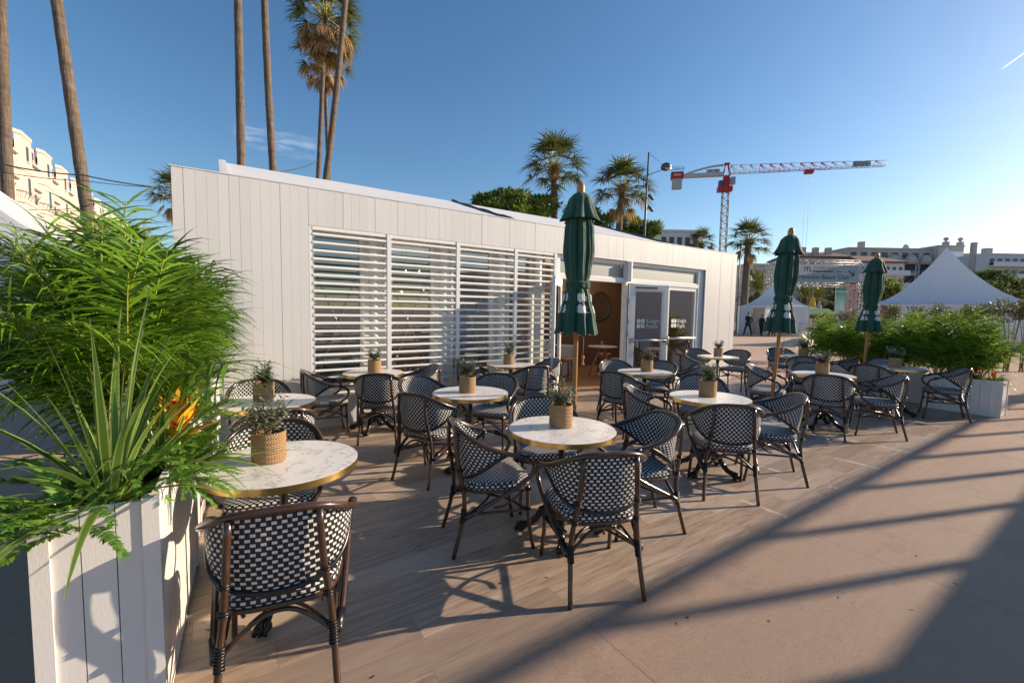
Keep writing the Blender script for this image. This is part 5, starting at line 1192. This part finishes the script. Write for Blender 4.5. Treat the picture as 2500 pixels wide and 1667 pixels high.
ax, az_ = 188*sc_, z1-.85
a = MB(); mt = Matrix.Translation((ax, 0, az_)) @ Matrix.Rotation(radians(40), 4, 'Y'); a.box(-.42, .28, -.268, -.2605, -.065, .065, mt)
for s_ in (-1, 1): m2 = mt @ Matrix.Translation((.34, 0, 0)) @ Matrix.Rotation(radians(45*s_), 4, 'Y'); a.box(-.42, .05, -.2685 - .001*s_, -.2605, -.06, .06, m2)
a.build('arrow', INKD, sg)
a = MB(); a.poly([(.32, -.264, z0+.05), (.32, -.264, z1-.75), (1.3, -.264, z0+.65), (1.3, -.264, z0+.05)]); a.build('blue_corner', plain('royal_blue', (.015, .04, .20), .5), sg)
t = thing('sign_pillar', 'pinkish pillar with two rows of red letters at the right leg of the truss arch', 'sign', (pA.x, pA.y, 0), atan2(pB.y-pA.y, pB.x-pA.x))
zp = zt-2.0; xp = wid-.95; a = MB(); a.box(xp-.55, xp+.55, -.20, .2, .0, zp); a.build('panel', plain('pale_pink_panel', (.42, .32, .31), .6), t); RED = plain('red_ink', (.36, .02, .03), .6)
for k, ch in enumerate('MEDITERRANEE'): put_text(t, ch, .34, xp+.22, zp-.9-.36*k, -.202, RED, bold=.03)
for k, ch in enumerate('LA MER MARINA'): put_text(t, ch, .30, xp-.18, zp-1.05-.33*k, -.202, RED, bold=.03)
put_text(t, 'M', .8, xp, zp-.25, -.202, RED, bold=.04)
c = at(2049, 760, 42); t = thing('feather_banner', 'tall blue and green banner with white lettering left of the pink pillar', 'banner', (c.x, c.y, 0), fr)
q = NM('banner_print'); co = q.obj(); sx = q.n('SeparateXYZ'); q.l(co, sx.inputs[0]); BAN = q.base(q.ramp(q.math('DIVIDE', sx.outputs[2], 4.4), [(.05, (.02, .22, .55)), (.42, (.06, .35, .66)), (.5, (.45, .62, .60)), (.72, (.25, .48, .42)), (.92, (.05, .22, .16))]), .6)
a = MB(); a.grid([[(-.48+.96*i/8+.05*j/10, .05*sin(i*.8+j*.3), .35+4.0*j/10) for j in range(11)] for i in range(9)]); a.build('cloth', BAN, t); a = MB(); a.tube([(-.52, .02, 0), (-.47, .02, 4.5)], .03, 6); a.build('pole', 'steel', t)
put_text(t, 'HORIZON', .26, .02, 3.95, -.07, M['ink'], bold=.02); put_text(t, 'HORIZON', .22, 0, 2.05, -.07, M['ink'], bold=.02)
c = at(2166, 760, 25); t = thing('red_panel', 'red panel with a white arch emblem at the left corner of the big tent', 'sign', (c.x, c.y, 0), fr)
a = MB(); a.box(-.36, .36, -.03, .03, .3, 2.28); a.build('panel', plain('red_fabric', (.50, .03, .035), .6), t); a = MB(); a.tube([(-.08+.11*cos(pi*k/10), -.035, 1.75+.2*sin(pi*k/10)) for k in range(11)]+[(-.19, -.035, 1.5)], .035, 5); a.build('emblem', 'ink', t)
a = MB(); a.box(-.34, -.28, -.02, .02, 0, .3); a.box(.28, .34, -.02, .02, 0, .3); a.build('foot', 'steel', t)
YEL = plain('yellow_cloth', (.62, .40, .01), .6)
def flagcloth(label, px, ytop, ybot, d, wpx):
    A = at(px, ytop, d); B = at(px, ybot, d); t = thing('yellow_parasol', label, 'parasol', (A.x, A.y, 0), fr, 'folded yellow parasols by the arch'); r = wpx/FPX*d/2; a = MB(); H = A.z-B.z
    P = [[(r*(.35+.65*(1-i/8))*(1+.3*abs(sin(4*2*pi*k/48)))*cos(2*pi*k/48), r*(.35+.65*(1-i/8))*(1+.3*abs(sin(4*2*pi*k/48)))*sin(2*pi*k/48), B.z+H*i/8) for k in range(49)] for i in range(9)]
    a.grid(P); a.build('canopy', YEL, t); a = MB(); a.tube([(0, 0, 0), (0, 0, A.z+.15)], .03, 6); a.build('pole', 'frame', t)
flagcloth('upper folded yellow parasol under the truss arch sign', 1988, 678, 706, 60, 16); flagcloth('larger folded yellow parasol beside the middle green parasol', 1984, 728, 764, 46, 18); flagcloth('folded yellow cloth left of the truss arch leg', 1862, 662, 690, 60, 10)
c = at(1990, 760, 38); t = thing('kiosk', 'small kiosk with a green awning beyond the middle parasol', 'kiosk', (c.x, c.y, 0), fr)
a = MB(); a.box(-1.0, 1.2, 0, 1.6, 0, 2.0); a.build('body', 'dark', t); a = MB(); a.poly([(-1.3, -.9, 1.75), (1.4, -.9, 1.75), (1.2, .1, 2.25), (-1.1, .1, 2.25)]); a.poly([(-1.3, -.9, 1.75), (1.4, -.9, 1.75), (1.4, -.9, 1.62), (-1.3, -.9, 1.62)]); a.build('awning', plain('green_awning', (.10, .20, .07), .7), t)
for k in range(5): a = MB(); a.box(-.9+.42*k, -.6+.42*k, -.06, -.002, .5+.1*(k % 2), 1.4); a.build('notice', plain('notice_paper', (.5+.05*k, .5, .48), .6), t)
c = at(2032, 760, 38); t = thing('white_cabinet', 'pale grey cabinet right of the kiosk', 'cabinet', (c.x, c.y, 0), fr); a = MB(); a.box(-.7, .6, 0, .7, 0, 1.9); a.build('body', WHITE2, t); a = MB(); a.box(-.75, .65, -.05, .75, 1.901, 2.0); a.build('lid', 'alu', t)
c = at(1998, 760, 44); t = thing('statue', 'small weathered stone statue on a plinth behind the kiosk', 'statue', (c.x, c.y, 0), fr); SST = plain('weathered_stone', (.30, .28, .22), .9); a = MB(); a.box(-.4, .4, -.4, .4, 0, 1.6); a.build('plinth', SST, t); a = MB(); a.lathe([(.32, 1.6), (.26, 2.0), (.22, 2.3), (.26, 2.6), (.10, 2.75), (.13, 2.85), (.12, 3.0), (0, 3.06)], (0, 0, 0), 12); a.build('figure', SST, t)
def barrier(px, py, label, d):
    c = at(px, py, d); t = thing('crowd_barrier', label, 'barrier', (c.x, c.y, 0), fr, 'metal crowd barriers beyond the deck'); a = MB(); a.tube([(-1.1, 0, .15), (-1.1, 0, 1.05), (1.1, 0, 1.05), (1.1, 0, .15)], .02, 6, True); a.build('frame', 'alu', t); a = MB()
    for k in range(17): a.tube([(-1.0+.125*k, 0, .16), (-1.0+.125*k, 0, 1.04)], .008, 4)
    a.build('bars', 'alu', t)
    for s_ in (-.8, .8): a = MB(); a.tube([(s_, -.3, .02), (s_, 0, .15), (s_, .3, .02)], .018, 5); a.build('foot', 'alu', t)
barrier(1985, 800, 'metal barrier below the kiosk awning', 33); barrier(1845, 800, 'metal barrier in front of the small tent', 33.5); barrier(1792, 800, 'metal barrier beside the right end of the pavilion', 36)
# ------------------------------------------------------------------ crane, street lamp, masts, cables
CR = plain('crane_red', (.40, .015, .02), .5); CWH = plain('crane_white', (.45, .45, .46), .5); CYL = plain('crane_yellow_brown', (.20, .105, .035), .6)
c = at(1757, 760, 150); jt = at(2163, 405, 139.5); jd = Vector((jt.x-c.x, jt.y-c.y)); jl = jd.length; zj = at(1757, 422, 150).z
cr = thing('tower_crane', 'red and white tower crane with a long horizontal jib', 'crane', (c.x, c.y, 0), atan2(jd.y, jd.x))
a = MB(); truss(a, (0, 0, 0), (0, 0, zj-6.2), 1.9, 34, .14); a.build('mast', CYL, cr)
a = MB(); a.box(-2.6, 1.9, -1.3, 1.3, zj-6.2, zj-4.6); a.box(-.9, .9, -.9, .9, zj-4.6, zj-1.0); a.build('slewing_unit', CR, cr)
a = MB(); a.box(.95, 2.4, -2.2, -.7, zj-4.3, zj-2.0); cb_ = a.build('cab', plain('crane_cab', (.25, .32, .33), .2), cr); a = MB(); a.box(-2.3, -1.1, -1., 1., zj-4.59, zj-2.6); a.build('control_cabinet', 'steel', cr)
a = MB()
for sx in (-1.1, 1.1):
    for sy in (-.8, .8): a.tube([(sx, sy, zj-1.0), (sx*.3, sy*.3, zj+2.8)], .16, 6)
a.box(-.8, .8, -.5, .5, zj+2.6, zj+3.2); a.build('tower_head', CR, cr)
for k in range(15):
    x0, x1 = 1.2+(jl-1.2)*k/15, 1.2+(jl-1.2)*(k+1)/15; a = MB(); hh = 2.9-1.2*k/15; h2 = 2.9-1.2*(k+1)/15
    for s_ in (-.7, .7): a.tube([(x0, s_, zj-.4), (x1, s_, zj-.4)], .11, 5)
    a.tube([(x0, 0, zj-.4+hh), (x1, 0, zj-.4+h2)], .10, 5)
    for s_ in (-.7, .7):
        a.tube([(x0, s_, zj-.4), (x0, 0, zj-.4+hh)], .08, 4); a.tube([(x0, 0, zj-.4+hh), ((x0+x1)/2, s_, zj-.4)], .07, 4); a.tube([(x0, 0, zj-.4+hh), (x1, s_, zj-.4)], .07, 4)
    a.build('jib_section', CR if k in (3, 4, 5, 7, 8, 9) else CWH, cr)
L1 = at(1640, 440, 152); cl = (Vector((L1.x-c.x, L1.y-c.y))).length
a = MB(); a.box(-cl+4, -1, -.9, .9, zj-1.0, zj+.2); P = [(-cl+4+(cl-5)*i/10, zj+.2+2.6*sin(pi*.5*i/10)) for i in range(11)]
for (xa, za_), (xb, zb_) in zip(P, P[1:]): a.poly([(xa, -.5, za_-.35), (xb, -.5, zb_-.55), (xb, -.5, zb_), (xa, -.5, za_)]); a.poly([(xa, -.5, za_), (xb, -.5, zb_), (xb, .5, zb_), (xa, .5, za_)]); a.poly([(xa, .5, za_-.35), (xb, .5, zb_-.55), (xb, .5, zb_), (xa, .5, za_)])
a.build('counter_jib', CWH, cr); a = MB(); a.box(-cl, -cl+4.0, -1.2, 1.2, zj-1.3, zj+.9); a.build('counter_jib_end', CR, cr)
a = MB(); a.box(-cl+.5, -cl+3.6, -1.0, 1.0, zj-4.6, zj-1.301); a.build('counterweight', plain('concrete_block', (.40, .42, .38), .8), cr)
a = MB(); a.tube([(-cl, -1.25, zj+.9), (-cl, -1.25, zj+2.6), (-cl+4, -1.25, zj+2.6), (-cl+4, -1.25, zj+.9)], .06, 5, True); a.build('sign_frame', 'steel', cr)
a = MB(); a.box(-6.6, -2.2, -.96, -.92, zj-.1, zj+1.2); a.build('sign_panel', plain('pale_lilac_panel', (.55, .55, .66), .5), cr)
put_text(cr, 'SATRI', 1.3, -4.3, zj+.52, -.965, INKD, bold=.03); put_text(cr, 'ROSALIE', 1.15, -cl+1.95, zj+1.75, -1.3, INKD, bold=.02); put_text(cr, 'IPPRO', .9, -cl+2.0, zj-.2, -1.22, M['ink'], bold=.02)
tx = jl*.535; a = MB(); a.box(tx-1.2, tx+1.2, -.8, .8, zj-1.6, zj-.55); a.build('trolley', CR, cr)
a = MB()
for s_ in (-.55, .55): a.tube([(tx+s_, 0, zj-1.6), (tx+s_, 0, 18)], .035, 4)
a.build('hoist_rope', 'steel', cr); a = MB(); a.box(tx-.8, tx+.8, -.4, .4, 16.6, 18); a.build('hook_block', CR, cr)
a = MB(); a.box(jl-9, jl-4.2, -.08, -.0, zj-.2, zj+1.5); a.build('jib_panel', plain('grey_panel', (.25, .26, .27), .6), cr)
b = at(1574, 560, 30); tp = at(1577, 372, 30); t = thing('street_lamp', 'tall dark street lamp with a single round head above the pavilion roof', 'street lamp', (b.x, b.y, 0), fr); zt_ = tp.z
a = MB(); a.tube([(0, 0, 0), (0, 0, zt_*.62), (.08, 0, zt_)], [.10, .075, .05], 10); a.build('pole', 'steel', t)
a = MB(); a.tube([(.07, 0, zt_-1.48), (1.05, 0, zt_-1.12)], .025, 6); a.tube([(.08, 0, zt_-.05), (1.0, 0, zt_-.75)], .012, 5); a.build('arm', 'steel', t)
a = MB(); a.ball((1.28, 0, zt_-.93), .34, 14, 8, (1.05, 1, .78)); hd = a.build('lamp_head', 'steel', t); a = MB(); a.lathe([(.0, 0), (.22, .0), (.23, .03), (0, .031)], (0, 0, 0), 16); o = a.build('lens', plain('lamp_lens', (.5, .52, .52), .2), hd); o.location = (1.33, -.22, zt_-1.05); o.rotation_euler = (radians(62), 0, 0)
for k, z in enumerate((zt_-3.0, zt_-3.75)):
    a = MB(); a.tube([(.08, 0, z), (.16, -.1, z)], .03, 5); a.tube([(.12, -.15, z+.16), (.42, -.28, z-.18)], .10, 8); a.build('floodlight', 'steel', t)
b = at(1800, 760, 39); t = thing('flag_mast', 'thin dark mast beside the fan palm right of the pavilion', 'mast', (b.x, b.y, 0)); zt_ = at(1806, 590, 39).z; a = MB(); a.tube([(0, 0, 0), (0, 0, zt_)], [.07, .04], 8); a.build('pole', 'steel', t); a = MB(); a.ball((0, 0, zt_+.05), .07); a.build('cap', 'steel', t)
def cable(label, P, r):
    pts = []
    for (x0, y0, d0), (x1, y1, d1) in zip(P, P[1:]):
        A, B = at(x0, y0, d0), at(x1, y1, d1)
        for k in range(12): f = k/12; p = A.lerp(B, f); p.z -= .10*4*f*(1-f); pts.append(p)
    pts.append(at(*P[-1])); a = MB(); a.tube(pts, r, 5); tag(a.build('overhead_cable', 'steel'), label, 'cable', 'overhead cables behind the pavilion')
cable('thick upper overhead cable running from the left edge to the pavilion wall', [(-60, 385, 14), (205, 428, 14.2), (470, 462, 16)], .022)
cable('second overhead cable just below the thick one', [(-60, 405, 14), (205, 441, 14.2), (470, 455, 16)], .012)
cable('thin overhead cable passing behind the palm fronds at the left', [(70, 512, 14), (240, 495, 14.4), (470, 468, 17)], .010)
cable('lowest thin cable crossing before the cream hotel', [(100, 560, 14), (300, 545, 14.4), (470, 528, 17)], .010)
cable('short dark cable between the two trunks over the pavilion roof', [(686, 419, 19), (775, 393, 28)], .02)
# ------------------------------------------------------------------ people by the small tent
SKIN = plain('skin', (.42, .26, .19), .6); NAVY = plain('dark_jacket', (.010, .011, .015), .8); TRO = plain('dark_trousers', (.012, .012, .016), .8); HAIR = plain('dark_hair', (.02, .014, .010), .6)
def skin_obj(name, chains, mat, parent, levels=1):
    """chains: list of [(x,y,z,r)...]; first point of later chains may repeat an earlier point to join it"""
    V = []; E = []; Rr = []; key = {}
    def vid(p):
        k = tuple(round(c, 4) for c in p[:3])
        if k not in key: key[k] = len(V); V.append(p[:3]); Rr.append(p[3])
        return key[k]
    for ch in chains:
        ids = [vid(p) for p in ch]; E += list(zip(ids, ids[1:]))
    me = bpy.data.meshes.new(name); me.from_pydata(V, E, []); o = bpy.data.objects.new(name, me); COL.objects.link(o)
    sk = o.modifiers.new('skin', 'SKIN'); sk.use_smooth_shade = True
    for i, d in enumerate(me.skin_vertices[0].data): d.radius = (Rr[i], Rr[i]); d.use_root = (i == 0)
    sb = o.modifiers.new('sub', 'SUBSURF'); sb.levels = levels; sb.render_levels = levels
    dg = bpy.context.evaluated_depsgraph_get(); me2 = bpy.data.meshes.new_from_object(o.evaluated_get(dg)); bpy.data.objects.remove(o); me2.name = name
    me2.materials.clear(); me2.materials.append(mat); me2.polygons.foreach_set('use_smooth', [True]*len(me2.polygons)); r = bpy.data.objects.new(name, me2); COL.objects.link(r); r.parent = parent; return r
def person(label, px, d, rz, stride=.14, armback=False, lean=0., coat=.0, h=1.):
    c = at(px, 800, d); t = thing('person', label, 'person', (c.x, c.y, .004), rz, 'people waiting by the small tent'); pel = (0, 0, .95, .125)
    legs = []; shoes = []
    for s_, f in ((-1, stride), (1, -stride)):
        hp = (s_*.09, 0, .90, .088); kn = (s_*.10, f*.55+.02, .50, .06); an = (s_*.11, f, .09, .042); toe = (s_*.12, f+.15, .035, .034); legs.append([pel, hp, kn, an, toe]); shoes.append([(s_*.11, f-.03, .06, .05), (s_*.12, f+.08, .045, .048), (s_*.12, f+.19, .032, .036)])
    ch_ = (0, lean*.5, 1.22, .135); sh = (0, lean, 1.40, .10); nk = (0, lean+.01, 1.50, .055); hd0 = (0, lean+.015, 1.58, .075); hd1 = (0, lean+.02, 1.66, .088); hd2 = (0, lean+.01, 1.73, .06)
    tors = [pel, (0, lean*.2, 1.06, .115), ch_, sh, nk, hd0, hd1, hd2]; arms = []; slv = []
    for s_ in (-1, 1):
        so_ = (s_*.17, lean, 1.41, .062)
        if armback: el_ = (s_*.26, -.10, 1.16, .045); wr = (s_*.07, -.19, .98, .030); hnd = (s_*.02, -.20, .95, .032); fd = (-s_*.04, -.005, -.02)
        else: el_ = (s_*.235, lean-.02, 1.14, .045); wr = (s_*.22, lean+.12, .93, .030); hnd = (s_*.215, lean+.15, .87, .033); fd = (0, .02, -.07)
        arms.append([sh, so_, el_, wr, hnd]); slv.append([sh, so_, el_, wr])
        for k in range(4):
            o_ = (k-1.5)*.019; b_ = (hnd[0]+(0 if not armback else 0), hnd[1]+o_, hnd[2]); arms.append([hnd, (b_[0]+fd[0]*.6, b_[1]+fd[1]*.6, b_[2]+fd[2]*.6-.01, .009), (b_[0]+fd[0]*(1+.12*(k in (1, 2))), b_[1]+fd[1]+.008, b_[2]+fd[2]*1.1-.012, .008)])
        arms.append([hnd, (hnd[0]-s_*.022, hnd[1]+.03, hnd[2]-.01, .010), (hnd[0]-s_*.026, hnd[1]+.045, hnd[2]-.04, .009)])
    face = [[hd1, (0, lean+.108, 1.645, .016)], [hd1, (-.088, lean+.01, 1.65, .014)], [hd1, (.088, lean+.01, 1.65, .014)]]
    b = skin_obj('body', [tors]+legs+arms+face, SKIN, t)
    up = lambda P, k: [(x, y, z, r+k) for x, y, z, r in P]
    j = [up([(0, 0, .93-coat, .13+coat*.1), (0, lean*.2, 1.06, .12), ch_, sh, (0, lean+.01, 1.475, .058)], .014)]+[[(0, lean, 1.40, .114)]+up(P[1:], .013) for P in slv]
    skin_obj('jacket', j, NAVY, t); skin_obj('trousers', [up(P[:-1], .012) for P in legs], TRO, t)
    for P in shoes: skin_obj('shoe', [P], M['wrap'], t)
    skin_obj('hair', [[(0, lean-.03, 1.60, .07), (0, lean-.012, 1.68, .088), (0, lean+.01, 1.745, .062)]], HAIR, t); t.scale = (h, h, h); return t
person('man in dark jacket, hands behind his back, feet apart, left of the tent opening', 1826, 33.2, fr+.1, .30, True, 0, .10, 1.02)
person('slim person in a long dark coat in the middle of the tent opening', 1859, 33.4, fr-1.2, .08, False, .02, .45, .93)
person('person in black leaning towards the others beside the parasol', 1878, 33.0, fr+1.9, .12, False, .08, .12, .97)
person('person in black with lighter shoes, rightmost of the group', 1889, 32.6, fr+2.4, .1, False, .03, .1, .95)
# ------------------------------------------------------------------ pavilion across the walkway (right of the frame; its roof and railing shade the carpet)
t = thing('walkway_pavilion', 'long low pavilion with a rooftop railing across the walkway, right outside the photo', 'pavilion', (0, 0, 0))
a = MB(); a.box(9.5, 46, -14, -8.43, 0, 3.18); a.build('wall', 'white', t); a = MB(); a.box(9.4, 46.1, -14.1, -8.36, 3.181, 3.24); a.build('roof', 'tent', t)
a = MB(); a.tube([(9.5, -8.44, 4.30), (46, -8.44, 4.30)], .055, 10); a.build('handrail', 'frame', t)
for k in range(23): a = MB(); x = 9.7+1.62*k; a.box(x-.035, x+.035, -8.475, -8.405, 3.24, 4.30); a.build('railing_post', 'frame', t)
